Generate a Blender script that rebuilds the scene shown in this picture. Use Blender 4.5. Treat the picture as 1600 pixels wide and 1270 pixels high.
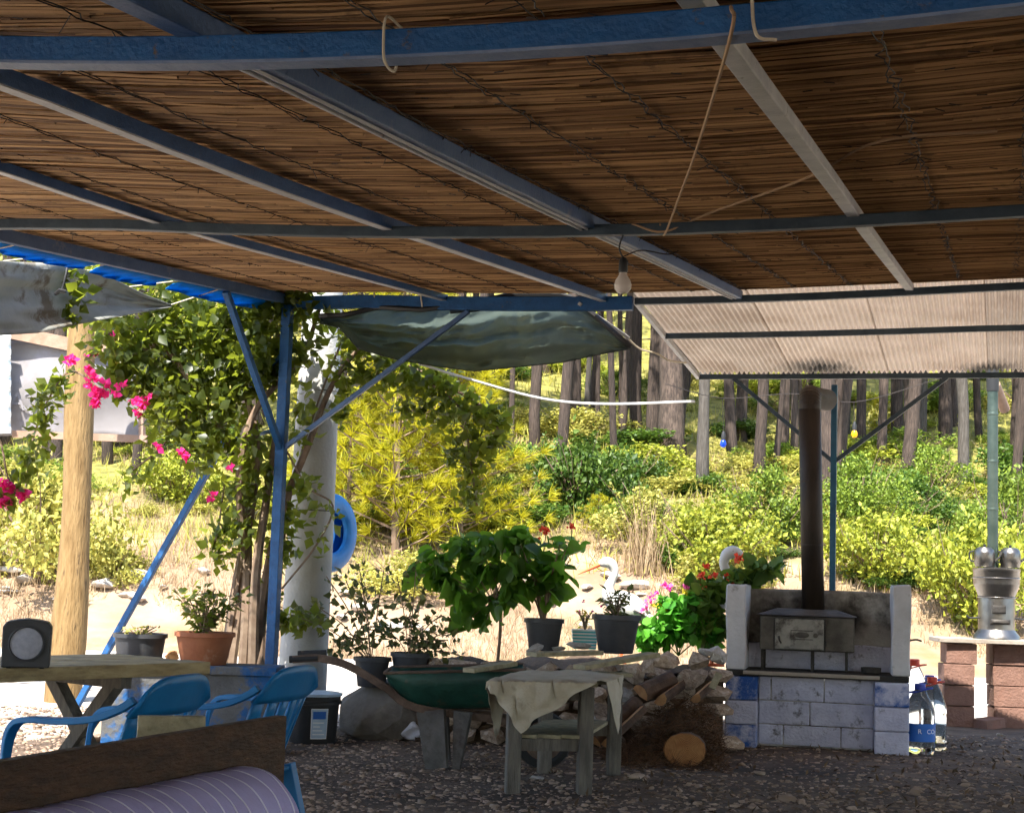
import bpy, bmesh, math, random
import numpy as np
from mathutils import Vector, Matrix, noise
random.seed(7); rng = np.random.default_rng(7)
for o in list(bpy.data.objects): bpy.data.objects.remove(o)
S = bpy.context.scene; COL = S.collection

# ------------------------------------------------------------------ camera
F = 2500.0; CX, CY = 800.0, 635.0; CAMZ = 1.3
PITCH = math.atan(0.104); ROLL = 0.032
_f = Vector((0, math.cos(PITCH), math.sin(PITCH)))
_r0 = Vector((1, 0, 0)); _u0 = Vector((0, -math.sin(PITCH), math.cos(PITCH)))
_r = _r0*math.cos(ROLL) + _u0*math.sin(ROLL); _u = _u0*math.cos(ROLL) - _r0*math.sin(ROLL)
cam = bpy.data.cameras.new('camera'); cam.sensor_width = 36; cam.lens = F/1600*36
cam.clip_start = 0.05; cam.clip_end = 600
co = bpy.data.objects.new('camera', cam); COL.objects.link(co)
m = Matrix((_r, _u, -_f)).transposed().to_4x4(); m.translation = (0, 0, CAMZ); co.matrix_world = m
S.camera = co

# ------------------------------------------------------------------ sky, sun, exposure
SUN_EL = math.radians(56); SUN_AZ = math.radians(200)
w = bpy.data.worlds.new('World'); S.world = w; w.use_nodes = True
nt = w.node_tree; nt.nodes.clear()
sky = nt.nodes.new('ShaderNodeTexSky'); sky.sky_type = 'NISHITA'; sky.sun_disc = False
sky.sun_elevation = SUN_EL; sky.sun_rotation = SUN_AZ
bg = nt.nodes.new('ShaderNodeBackground'); bg.inputs[1].default_value = 0.15
ow = nt.nodes.new('ShaderNodeOutputWorld')
nt.links.new(sky.outputs[0], bg.inputs[0]); nt.links.new(bg.outputs[0], ow.inputs[0])
sl = bpy.data.lights.new('sun', 'SUN'); sl.energy = 5.0; sl.angle = math.radians(0.5); sl.color = (1, .95, .86)
so = bpy.data.objects.new('sun', sl); COL.objects.link(so)
tosun = Vector((math.sin(SUN_AZ)*math.cos(SUN_EL), math.cos(SUN_AZ)*math.cos(SUN_EL), math.sin(SUN_EL)))
so.rotation_euler = (-tosun).to_track_quat('-Z', 'Y').to_euler(); so.location = tosun*30
vs = S.view_settings; vs.view_transform = 'Standard'; vs.look = 'None'; vs.gamma = 1; vs.use_curve_mapping = False
vs.exposure = 1.75
cy = S.cycles; cy.use_denoising = True; cy.use_adaptive_sampling = True; cy.adaptive_threshold = .04; cy.max_bounces = 6; cy.diffuse_bounces = 4; cy.glossy_bounces = 3
cy.transmission_bounces = 6; cy.transparent_max_bounces = 8; cy.sample_clamp_indirect = 6; cy.caustics_reflective = False; cy.caustics_refractive = False

# ------------------------------------------------------------------ pixel -> place
def ray(px, py): return _f + _r*((px-CX)/F) + _u*((CY-py)/F)
def W(px, py, d):
    v = ray(px, py); v = v*(d/v.y); return Vector((v.x, v.y, v.z+CAMZ))
def G(px, py, z=0.0):
    v = ray(px, py); v = v*((z-CAMZ)/v.z); return Vector((v.x, v.y, z))
AZ = math.atan(775/2500)
U = Vector((math.cos(AZ), -math.sin(AZ), 0)); V = Vector((math.sin(AZ), math.cos(AZ), 0)); Z = Vector((0, 0, 1))
R0 = W(1238, 450, 11.1)
def roofz(su, sv):
    k = .0974*max(sv, -9.5) if sv <= 0 else -.0925*sv
    if sv <= 0: k -= .021*(su+.4)*min(1, -sv/3.5)
    n = min(1, max(0, (-sv-3.5)/3.8)); dsu = max(-2.3, min(2.3, su+.9-1.1*n))
    return k + (.010+.019*n)*dsu**2*(1 if sv <= 0 else max(0, 1-sv/2.7))
def roof(su, sv, off=0):
    p = R0 + U*su + V*sv; p.z = R0.z + roofz(su, sv) + off; return p
def roofhit(px, py, off=0, ext=False):
    su = sv = 0; d = ray(px, py)
    t = 10.0
    for _ in range(60):
        p = Vector((d.x*t, d.y*t, d.z*t+CAMZ)); q = p-R0
        su, sv = q.dot(U), q.dot(V)
        zt = R0.z + roofz(su, sv if ext or sv <= 0 else -0.0) + off
        t += (zt-p.z)/max(.05, d.z)*.7
    return su, sv
def proj(p):
    q = Vector(p)-Vector((0, 0, CAMZ)); z = q.dot(_f); return CX+F*q.dot(_r)/z, CY-F*q.dot(_u)/z
def su_at(px, sv, off):
    a, b = -9., 9.
    for _ in range(50):
        m_ = (a+b)/2
        if proj(roof(m_, sv, off))[0] < px: a = m_
        else: b = m_
    return (a+b)/2
def terr(x, y):
    h = 0.0
    t = y - 22
    if t > 0:
        h = .3*t if t > 3 else .3*t*t/6 + .15*t*(t/3)
        if t > 60: h = 18 + (t-60)*.05
        h += .22*math.sin(x*.35+y*.21)*min(1, t/8) + .12*math.sin(x*.9-y*.7)*min(1, t/8)
    return h
def T(px, py):
    d = ray(px, py); t = 10.0
    while t < 150:
        p = d*t
        if p.z + CAMZ <= terr(p.x, p.y): break
        t += .1
    p = d*t; return Vector((p.x, p.y, terr(p.x, p.y)))

# ------------------------------------------------------------------ materials
MATS = {}
def M(name, c1, c2=None, scale=6, rough=.75, bump=0, bscale=None, metal=0, transl=0, stretch=(1, 1, 1), island=False,
      alpha=None, lo=.35, hi=.65, c3=None, s3=3, l3=.55, h3=.65, spec=.4, detail=5, objrand=0, trc=None, glass=False):
    mt = bpy.data.materials.new(name); mt.use_nodes = True; n = mt.node_tree; N = n.nodes; L = n.links
    b = N['Principled BSDF']; out = N['Material Output']
    b.inputs['Roughness'].default_value = rough; b.inputs['Metallic'].default_value = metal
    b.inputs['Specular IOR Level'].default_value = spec
    tc = N.new('ShaderNodeTexCoord'); mp = N.new('ShaderNodeMapping'); mp.inputs['Scale'].default_value = stretch
    L.new(tc.outputs['Object'], mp.inputs[0])
    col = None
    if c2 is not None:
        r = N.new('ShaderNodeValToRGB'); r.color_ramp.elements[0].position = lo; r.color_ramp.elements[1].position = hi
        r.color_ramp.elements[0].color = (*c1, 1); r.color_ramp.elements[1].color = (*c2, 1)
        if island:
            g = N.new('ShaderNodeNewGeometry'); L.new(g.outputs['Random Per Island'], r.inputs[0])
            r.color_ramp.elements[0].position = 0; r.color_ramp.elements[1].position = 1
        else:
            t = N.new('ShaderNodeTexNoise'); t.inputs['Scale'].default_value = scale; t.inputs['Detail'].default_value = detail
            t.inputs['Roughness'].default_value = .62
            L.new(mp.outputs[0], t.inputs['Vector']); L.new(t.outputs['Fac'], r.inputs[0])
        col = r.outputs[0]
    if c3 is not None:
        t = N.new('ShaderNodeTexNoise'); t.inputs['Scale'].default_value = s3; t.inputs['Detail'].default_value = 8
        t.inputs['Roughness'].default_value = .7
        L.new(mp.outputs[0], t.inputs['Vector'])
        r3 = N.new('ShaderNodeMapRange'); r3.inputs[1].default_value = l3; r3.inputs[2].default_value = h3
        L.new(t.outputs['Fac'], r3.inputs[0])
        mx = N.new('ShaderNodeMix'); mx.data_type = 'RGBA'; L.new(r3.outputs[0], mx.inputs[0])
        if col: L.new(col, mx.inputs[6])
        else: mx.inputs[6].default_value = (*c1, 1)
        mx.inputs[7].default_value = (*c3, 1); col = mx.outputs[2]
    if objrand:
        oi = N.new('ShaderNodeObjectInfo'); hs = N.new('ShaderNodeHueSaturation')
        mr = N.new('ShaderNodeMapRange'); mr.inputs[3].default_value = 1-objrand; mr.inputs[4].default_value = 1+objrand
        L.new(oi.outputs['Random'], mr.inputs[0]); L.new(mr.outputs[0], hs.inputs['Value'])
        if col: L.new(col, hs.inputs['Color'])
        else: hs.inputs['Color'].default_value = (*c1, 1)
        col = hs.outputs[0]
    if col: L.new(col, b.inputs['Base Color'])
    else: b.inputs['Base Color'].default_value = (*c1, 1)
    if bump:
        t = N.new('ShaderNodeTexNoise'); t.inputs['Scale'].default_value = bscale or scale*2; t.inputs['Detail'].default_value = 6
        L.new(mp.outputs[0], t.inputs['Vector'])
        bn = N.new('ShaderNodeBump'); bn.inputs['Strength'].default_value = min(1, bump); bn.inputs['Distance'].default_value = .02
        L.new(t.outputs['Fac'], bn.inputs['Height']); L.new(bn.outputs[0], b.inputs['Normal'])
    last = b.outputs[0]
    if transl:
        tr = N.new('ShaderNodeBsdfTranslucent'); ms = N.new('ShaderNodeMixShader'); ms.inputs[0].default_value = transl
        if trc: tr.inputs[0].default_value = (*trc, 1)
        elif col: L.new(col, tr.inputs[0])
        else: tr.inputs[0].default_value = (*c1, 1)
        L.new(last, ms.inputs[1]); L.new(tr.outputs[0], ms.inputs[2]); last = ms.outputs[0]
    if alpha is not None:
        ta = N.new('ShaderNodeBsdfTransparent'); ms = N.new('ShaderNodeMixShader'); ms.inputs[0].default_value = alpha
        L.new(ta.outputs[0], ms.inputs[1]); L.new(last, ms.inputs[2]); last = ms.outputs[0]
    if glass: b.inputs['Transmission Weight'].default_value = 1; b.inputs['IOR'].default_value = 1.15
    L.new(last, out.inputs[0]); MATS[name] = mt; return mt

M('blue_paint', (.006, .06, .18), (.012, .09, .25), 9, .55, .3, 60, c3=(.1, .07, .05), s3=16, l3=.62, h3=.7)
M('strip_blue', (.12, .17, .28), (.18, .23, .34), 12, .5, .2, 60)
M('slate_paint', (.045, .095, .21), (.075, .13, .25), 7, .5, .2, 60, c3=(.22, .22, .24), s3=6, l3=.6, h3=.75)
M('slate_blue', (.018, .07, .19), (.03, .095, .24), 7, .5, .2, 60)
M('teal_paint', (.01, .06, .11), (.018, .09, .15), 7, .5, .2, 60)
M('dark_steel', (.02, .035, .05), (.04, .06, .075), 8, .5, .15, 60)
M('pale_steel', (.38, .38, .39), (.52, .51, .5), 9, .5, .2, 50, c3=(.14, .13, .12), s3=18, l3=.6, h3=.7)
M('reed', (.1, .041, .013), (.55, .32, .14), island=True, rough=.6, bump=.15, bscale=60, stretch=(1, 1, 1), c3=(.05, .027, .012), s3=7, l3=.56, h3=.75)
M('reed_back', (.04, .022, .01), (.12, .07, .03), 20, .85)
M('wire', (.03, .022, .018), rough=.7)
M('corrugated', (.42, .33, .25), (.52, .42, .33), 3, .6, transl=.2, c3=(.33, .23, .16), s3=1.6, l3=.48, h3=.75, objrand=.1)
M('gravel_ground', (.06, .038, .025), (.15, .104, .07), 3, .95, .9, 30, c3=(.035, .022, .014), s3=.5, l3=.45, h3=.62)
M('pebble', (.075, .047, .032), (.38, .27, .19), island=True, rough=.85)
M('litter', (.045, .026, .014), (.16, .1, .05), island=True, rough=.9)
M('pale_ground', (.34, .29, .24), (.46, .41, .35), 2, .95, .8, 25, c3=(.24, .19, .15), s3=7, l3=.5, h3=.75)
M('road', (.42, .37, .32), (.54, .49, .44), 2, .95, .6, 20, c3=(.5, .42, .32), s3=9, l3=.5, h3=.8)
M('hillside', (.2, .13, .08), (.33, .23, .15), .9, .95, .6, 8, c3=(.12, .12, .035), s3=.35, l3=.5, h3=.68)
M('dry_grass', (.22, .145, .075), (.44, .33, .2), island=True, rough=.8, transl=.3)
M('green_grass', (.2, .21, .03), (.5, .45, .1), island=True, rough=.8, transl=.3)
M('bark', (.03, .022, .018), (.095, .068, .054), 5, .95, 1, 9, stretch=(5, 5, .9), c3=(.035, .024, .02), s3=6, l3=.52, h3=.62, objrand=.25)
M('bark_grey', (.05, .043, .037), (.125, .11, .095), 5, .95, 1, 9, stretch=(5, 5, .9), c3=(.06, .05, .04), s3=6, l3=.52, h3=.62, objrand=.2)
M('twig', (.14, .09, .06), (.22, .16, .11), 12, .9)
M('needles', (.2, .22, .02), (.5, .47, .06), island=True, rough=.6, transl=.45)
M('needles_yellow', (.28, .29, .012), (.6, .53, .03), island=True, rough=.6, transl=.5)
M('leaf_mid', (.06, .11, .01), (.3, .4, .045), island=True, rough=.55, transl=.35, objrand=.2)
M('leaf_bush', (.11, .15, .012), (.48, .5, .055), island=True, rough=.55, transl=.35, objrand=.2)
M('leaf_olive', (.15, .165, .022), (.56, .5, .12), island=True, rough=.55, transl=.35, objrand=.15)
M('leaf_dark', (.025, .075, .008), (.14, .22, .03), island=True, rough=.5, transl=.35, objrand=.2)
M('leaf_vine', (.018, .032, .005), (.06, .08, .014), island=True, rough=.4, transl=.45, trc=(.34, .4, .035))
M('leaf_pot', (.03, .075, .012), (.08, .17, .028), island=True, rough=.4, transl=.5, trc=(.2, .42, .03))
M('leaf_bright', (.05, .24, .02), (.16, .48, .05), island=True, rough=.45, transl=.45)
M('leaf_grey', (.07, .09, .025), (.19, .2, .065), island=True, rough=.5, transl=.25)
M('magenta', (.75, .01, .16), (.95, .05, .35), island=True, rough=.6, transl=.45)
M('pink', (.8, .03, .4), (.95, .25, .6), island=True, rough=.6, transl=.4)
M('red_flower', (.75, .04, .02), (.9, .16, .08), island=True, rough=.6, transl=.35)
M('yellow_flower', (.7, .6, .03), (.85, .75, .12), island=True, rough=.6, transl=.35)
M('shade_net', (.05, .065, .058), (.075, .094, .084), 40, 1, .3, 200, transl=.5, trc=(.3, .36, .32), alpha=.86, spec=0)
M('tarp', (.3, .31, .285), (.38, .38, .35), 5, 1, .2, 30, transl=.35, spec=0, c3=(.2, .17, .13), s3=2.2, l3=.55, h3=.62)
M('blue_tarp', (.008, .2, .5), (.015, .26, .6), 5, .6, transl=.5, spec=.1)
M('pole_white', (.38, .37, .35), (.48, .47, .45), 3, .85, .3, 40, c3=(.35, .34, .3), s3=2, l3=.58, h3=.75)
M('tyre_blue', (.008, .2, .58), (.015, .26, .68), 8, .45, .15, 50)
M('post_wood', (.15, .088, .03), (.27, .175, .072), 5, .85, .8, 12, stretch=(4, 4, .7), c3=(.07, .04, .016), s3=5, l3=.56, h3=.68)
M('table_wood', (.24, .17, .08), (.4, .31, .16), 4, .75, .4, 14, stretch=(1.5, 1.5, 6), c3=(.13, .1, .06), s3=2.5, l3=.5, h3=.7)
M('grey_wood', (.075, .066, .056), (.14, .122, .1), 5, .85, .5, 16, stretch=(5, 5, .8), c3=(.07, .06, .05), s3=4, l3=.55, h3=.7)
M('board_wood', (.2, .17, .1), (.34, .29, .18), 5, .85, .4, 16, stretch=(3, 3, 3), c3=(.14, .12, .09), s3=3, l3=.52, h3=.7)
M('plank_brown', (.03, .013, .007), (.075, .033, .016), 4, .7, .7, 12, stretch=(2, 2, 9), c3=(.2, .11, .06), s3=5, l3=.63, h3=.72)
M('split_wood', (.26, .12, .045), (.4, .21, .085), 5, .85, .3, 20, stretch=(3, 3, 3))
M('log_bark', (.05, .03, .02), (.12, .07, .045), 8, .95, .8, 20)
M('brown_needles', (.045, .022, .01), (.17, .085, .04), island=True, rough=.9)
M('chair_blue', (.002, .12, .31), (.005, .155, .38), 5, .48, .05, 40)
M('black_plastic', (.018, .018, .02), (.03, .03, .032), 6, .5, .05, 40)
M('black_pot', (.03, .032, .036), (.05, .05, .055), 6, .55, c3=(.1, .095, .09), s3=4, l3=.6, h3=.75)
M('terracotta', (.24, .08, .035), (.32, .12, .055), 5, .8, .2, 40, c3=(.5, .34, .24), s3=4, l3=.6, h3=.75)
M('soil', (.05, .032, .02), (.1, .065, .04), 20, .95, .8, 40)
M('white_paint', (.42, .41, .43), (.52, .51, .53), 5, .75, .35, 40, c3=(.2, .18, .16), s3=7, l3=.6, h3=.72)
M('white_block', (.4, .4, .53), (.52, .52, .64), 6, .8, .6, 45, c3=(.12, .11, .12), s3=8, l3=.58, h3=.68)
M('blue_stain', (.4, .4, .53), (.52, .52, .64), 6, .8, .5, 45, c3=(.02, .08, .3), s3=2.2, l3=.44, h3=.54)
M('sooty_wall', (.3, .28, .255), (.42, .4, .37), 4, .9, .4, 40, c3=(.04, .033, .028), s3=2.2, l3=.46, h3=.62)
M('soot', (.02, .018, .016), (.045, .04, .036), 6, .9, .3, 40)
M('oven_steel', (.04, .035, .03), (.09, .08, .07), 5, .5, .2, 30, metal=.35, c3=(.03, .025, .022), s3=3.5, l3=.5, h3=.66)
M('oven_door', (.13, .125, .115), (.21, .2, .185), 6, .45, .3, 30, metal=.4, c3=(.035, .03, .026), s3=7, l3=.48, h3=.62)
M('pipe_brown', (.016, .011, .008), (.04, .027, .018), 3, .55, .15, 30, metal=.35, stretch=(3, 3, .8))
M('pipe_steel', (.04, .06, .048), (.08, .105, .085), 4, .45, .1, 30, metal=.5)
M('pipe_inside', (.03, .024, .017), (.06, .05, .035), 5, .7)
M('steel', (.15, .14, .13), (.25, .235, .215), 4, .34, .06, 30, metal=.95, c3=(.16, .14, .12), s3=5, l3=.6, h3=.75)
M('red_block', (.15, .08, .058), (.21, .115, .085), 7, .9, .5, 40, c3=(.2, .09, .06), s3=3, l3=.52, h3=.7)
M('slab', (.24, .2, .16), (.34, .29, .24), 5, .85, .3, 40)
M('stone', (.25, .175, .12), (.48, .37, .28), 4, .9, .9, 12, c3=(.62, .55, .48), s3=3, l3=.58, h3=.72, objrand=.25)
M('stone_white', (.32, .28, .24), (.46, .42, .37), 4, .9, .9, 12, c3=(.3, .26, .22), s3=5, l3=.58, h3=.72, objrand=.1)
M('boulder', (.12, .105, .09), (.22, .195, .165), 3, .95, .7, 18, c3=(.09, .075, .06), s3=2, l3=.5, h3=.7)
M('barrow_green', (.006, .035, .025), (.012, .06, .042), 6, .5, .25, 30, c3=(.09, .05, .03), s3=5, l3=.58, h3=.7)
M('barrow_rust', (.06, .036, .024), (.13, .085, .06), 8, .8, .5, 30)
M('barrow_leg', (.04, .036, .03), (.1, .09, .08), 6, .7, .4, 30, c3=(.04, .03, .025), s3=5, l3=.5, h3=.65)
M('rubber', (.015, .015, .015), rough=.8)
M('cloth', (.42, .36, .27), (.5, .44, .34), 6, .9, .3, 60, transl=.12, c3=(.25, .2, .14), s3=5, l3=.58, h3=.72)
M('sack', (.6, .6, .64), (.72, .72, .76), 6, .75, .3, 14, transl=.1)
M('quilt', (.4, .35, .62), (.45, .4, .68), 5, .95, .3, 70)
M('quilt_stitch', (.8, .77, .9), rough=.9)
M('speaker_cone', (.22, .22, .25), (.28, .28, .31), 40, .6)
M('label_blue', (.02, .13, .5), rough=.5)
M('label_pale', (.36, .5, .66), (.5, .62, .75), 9, .5)
M('print_white', (.85, .85, .87), rough=.6)
M('print_grey', (.2, .19, .2), rough=.8)
M('bottle', (.86, .92, .95), rough=.06, glass=True)
M('bottle_water', (.86, .93, .97), rough=.02, glass=True)
M('cap_blue', (.03, .06, .4), rough=.4)
M('cap_red', (.6, .06, .03), rough=.4)
M('stripe_teal', (.05, .5, .56), rough=.5)
M('stripe_white', (.8, .85, .85), rough=.5)
M('statue_white', (.5, .5, .49), (.58, .58, .56), 5, .6)
M('statue_black', (.05, .05, .06), rough=.6)
M('statue_orange', (.85, .16, .05), rough=.5)
M('bulb_white', (.75, .68, .62), rough=.25, transl=.3)
M('bulb_blue', (.01, .06, .55), rough=.25, transl=.25)
M('bulb_yellow', (.9, .5, .01), rough=.25, transl=.3)
M('socket', (.02, .02, .02), rough=.5)
M('rope', (.45, .38, .28), (.55, .48, .36), 30, .9)
M('rope_white', (.75, .74, .72), rough=.85)
M('cord_brown', (.36, .23, .13), rough=.9)
M('banner', (.21, .195, .195), (.25, .235, .235), 3, .7, transl=.2, c3=(.3, .29, .34), s3=2.5, l3=.52, h3=.75)
M('frame_wood', (.24, .15, .1), (.33, .22, .16), 6, .85, .3, 20)
M('painted_blue_wall', (.075, .075, .075), (.12, .12, .115), 6, .9, .5, 30, c3=(.01, .07, .2), s3=3, l3=.48, h3=.56)

def nodes_edit(name):
    n = MATS[name].node_tree; return n.nodes, n.links, n.nodes['Principled BSDF']
# the upper slope carries green ground cover, the bank by the road is bare and dry
N, L, b = nodes_edit('hillside'); src = b.inputs['Base Color'].links[0].from_socket
tc = N.new('ShaderNodeTexCoord'); sx = N.new('ShaderNodeSeparateXYZ'); L.new(tc.outputs['Object'], sx.inputs[0])
no = N.new('ShaderNodeTexNoise'); no.inputs['Scale'].default_value = .5; no.inputs['Detail'].default_value = 6; L.new(tc.outputs['Object'], no.inputs['Vector'])
ad = N.new('ShaderNodeMath'); ad.operation = 'MULTIPLY_ADD'; ad.inputs[1].default_value = 14; L.new(no.outputs['Fac'], ad.inputs[0]); L.new(sx.outputs[1], ad.inputs[2])
mr = N.new('ShaderNodeMapRange'); mr.inputs[1].default_value = 34; mr.inputs[2].default_value = 39; L.new(ad.outputs[0], mr.inputs[0])
n2 = N.new('ShaderNodeTexNoise'); n2.inputs['Scale'].default_value = 3; n2.inputs['Detail'].default_value = 8; L.new(tc.outputs['Object'], n2.inputs['Vector'])
cr = N.new('ShaderNodeValToRGB'); cr.color_ramp.elements[0].position = .35; cr.color_ramp.elements[1].position = .65
cr.color_ramp.elements[0].color = (.1, .1, .02, 1); cr.color_ramp.elements[1].color = (.3, .26, .06, 1); L.new(n2.outputs['Fac'], cr.inputs[0])
mx = N.new('ShaderNodeMix'); mx.data_type = 'RGBA'; L.new(mr.outputs[0], mx.inputs[0]); L.new(src, mx.inputs[6]); L.new(cr.outputs[0], mx.inputs[7]); L.new(mx.outputs[2], b.inputs['Base Color'])
# soot stains on the corrugated sheet above the two stove pipes
def soot_spots(name, spots):
    N, L, b = nodes_edit(name); tc = N.new('ShaderNodeTexCoord'); fac = None
    no = N.new('ShaderNodeTexNoise'); no.inputs['Scale'].default_value = 9; no.inputs['Detail'].default_value = 6; L.new(tc.outputs['Object'], no.inputs['Vector'])
    for (p, rad) in spots:
        vd = N.new('ShaderNodeVectorMath'); vd.operation = 'DISTANCE'; vd.inputs[1].default_value = p; L.new(tc.outputs['Object'], vd.inputs[0])
        ma = N.new('ShaderNodeMath'); ma.operation = 'MULTIPLY_ADD'; ma.inputs[1].default_value = rad*1.2; L.new(no.outputs['Fac'], ma.inputs[0]); L.new(vd.outputs['Value'], ma.inputs[2])
        mr = N.new('ShaderNodeMapRange'); mr.inputs[1].default_value = rad*.75; mr.inputs[2].default_value = rad*1.5; mr.inputs[3].default_value = 1; mr.inputs[4].default_value = 0; L.new(ma.outputs[0], mr.inputs[0])
        if fac is None: fac = mr.outputs[0]
        else:
            mm = N.new('ShaderNodeMath'); mm.operation = 'MAXIMUM'; L.new(fac, mm.inputs[0]); L.new(mr.outputs[0], mm.inputs[1]); fac = mm.outputs[0]
    for nd in list(N):
        for sk in nd.inputs:
            if sk.name in ('Base Color',) or (nd.type == 'BSDF_TRANSLUCENT' and sk.name == 'Color'):
                if sk.links:
                    src = sk.links[0].from_socket; mx = N.new('ShaderNodeMix'); mx.data_type = 'RGBA'; L.new(fac, mx.inputs[0]); L.new(src, mx.inputs[6]); mx.inputs[7].default_value = (.03, .026, .022, 1); L.new(mx.outputs[2], sk)

def log_rings(name, c, pitch=.009):
    N, L, b = nodes_edit(name); tc = N.new('ShaderNodeTexCoord'); no = N.new('ShaderNodeTexNoise'); no.inputs['Scale'].default_value = 7; L.new(tc.outputs['Object'], no.inputs['Vector'])
    vd = N.new('ShaderNodeVectorMath'); vd.operation = 'DISTANCE'; vd.inputs[1].default_value = c; L.new(tc.outputs['Object'], vd.inputs[0])
    ma = N.new('ShaderNodeMath'); ma.operation = 'MULTIPLY_ADD'; ma.inputs[1].default_value = .06; L.new(no.outputs['Fac'], ma.inputs[0]); L.new(vd.outputs['Value'], ma.inputs[2])
    m2 = N.new('ShaderNodeMath'); m2.operation = 'MULTIPLY'; m2.inputs[1].default_value = 6.28/pitch; L.new(ma.outputs[0], m2.inputs[0])
    m3 = N.new('ShaderNodeMath'); m3.operation = 'SINE'; L.new(m2.outputs[0], m3.inputs[0])
    mr = N.new('ShaderNodeMapRange'); mr.inputs[1].default_value = -.2; mr.inputs[2].default_value = 1; mr.inputs[4].default_value = .65; L.new(m3.outputs[0], mr.inputs[0])
    src = b.inputs['Base Color'].links[0].from_socket; mx = N.new('ShaderNodeMix'); mx.data_type = 'RGBA'; L.new(mr.outputs[0], mx.inputs[0]); L.new(src, mx.inputs[6]); mx.inputs[7].default_value = (.13, .055, .02, 1); L.new(mx.outputs[2], b.inputs['Base Color'])
M('log_end', (.3, .13, .045), (.44, .22, .085), 9, .9, .4, 40, c3=(.08, .04, .018), s3=6, l3=.6, h3=.72)
# ------------------------------------------------------------------ mesh helpers
ORG = {}
def tag(o, label=None, cat=None, group=None, kind=None):
    if label: o['label'] = label
    if cat: o['category'] = cat
    if group: o['group'] = group
    if kind: o['kind'] = kind
    return o
def thing(name, loc, label, cat, group=None):
    o = bpy.data.objects.new(name, None); o.empty_display_size = .1; COL.objects.link(o); o.location = loc
    ORG[o.name] = Vector(loc); return tag(o, label, cat, group)
def addmesh(name, me, mat, parent=None, loc=None):
    o = bpy.data.objects.new(name, me); COL.objects.link(o)
    if mat: me.materials.append(MATS[mat])
    if parent is not None:
        o.parent = parent; ORG[o.name] = ORG[parent.name]
    elif loc is not None:
        o.location = loc; ORG[o.name] = Vector(loc)
    return o
def npmesh(name, v, f, smooth=False):
    me = bpy.data.meshes.new(name); v = np.asarray(v, np.float32); f = np.asarray(f, np.int32)
    n, k = f.shape
    me.vertices.add(len(v)); me.vertices.foreach_set('co', v.ravel())
    me.loops.add(n*k); me.loops.foreach_set('vertex_index', f.ravel())
    me.polygons.add(n); me.polygons.foreach_set('loop_start', np.arange(0, n*k, k, dtype=np.int32))
    me.polygons.foreach_set('loop_total', np.full(n, k, np.int32))
    if smooth: me.polygons.foreach_set('use_smooth', np.ones(n, bool))
    me.update(calc_edges=True); return me
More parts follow.
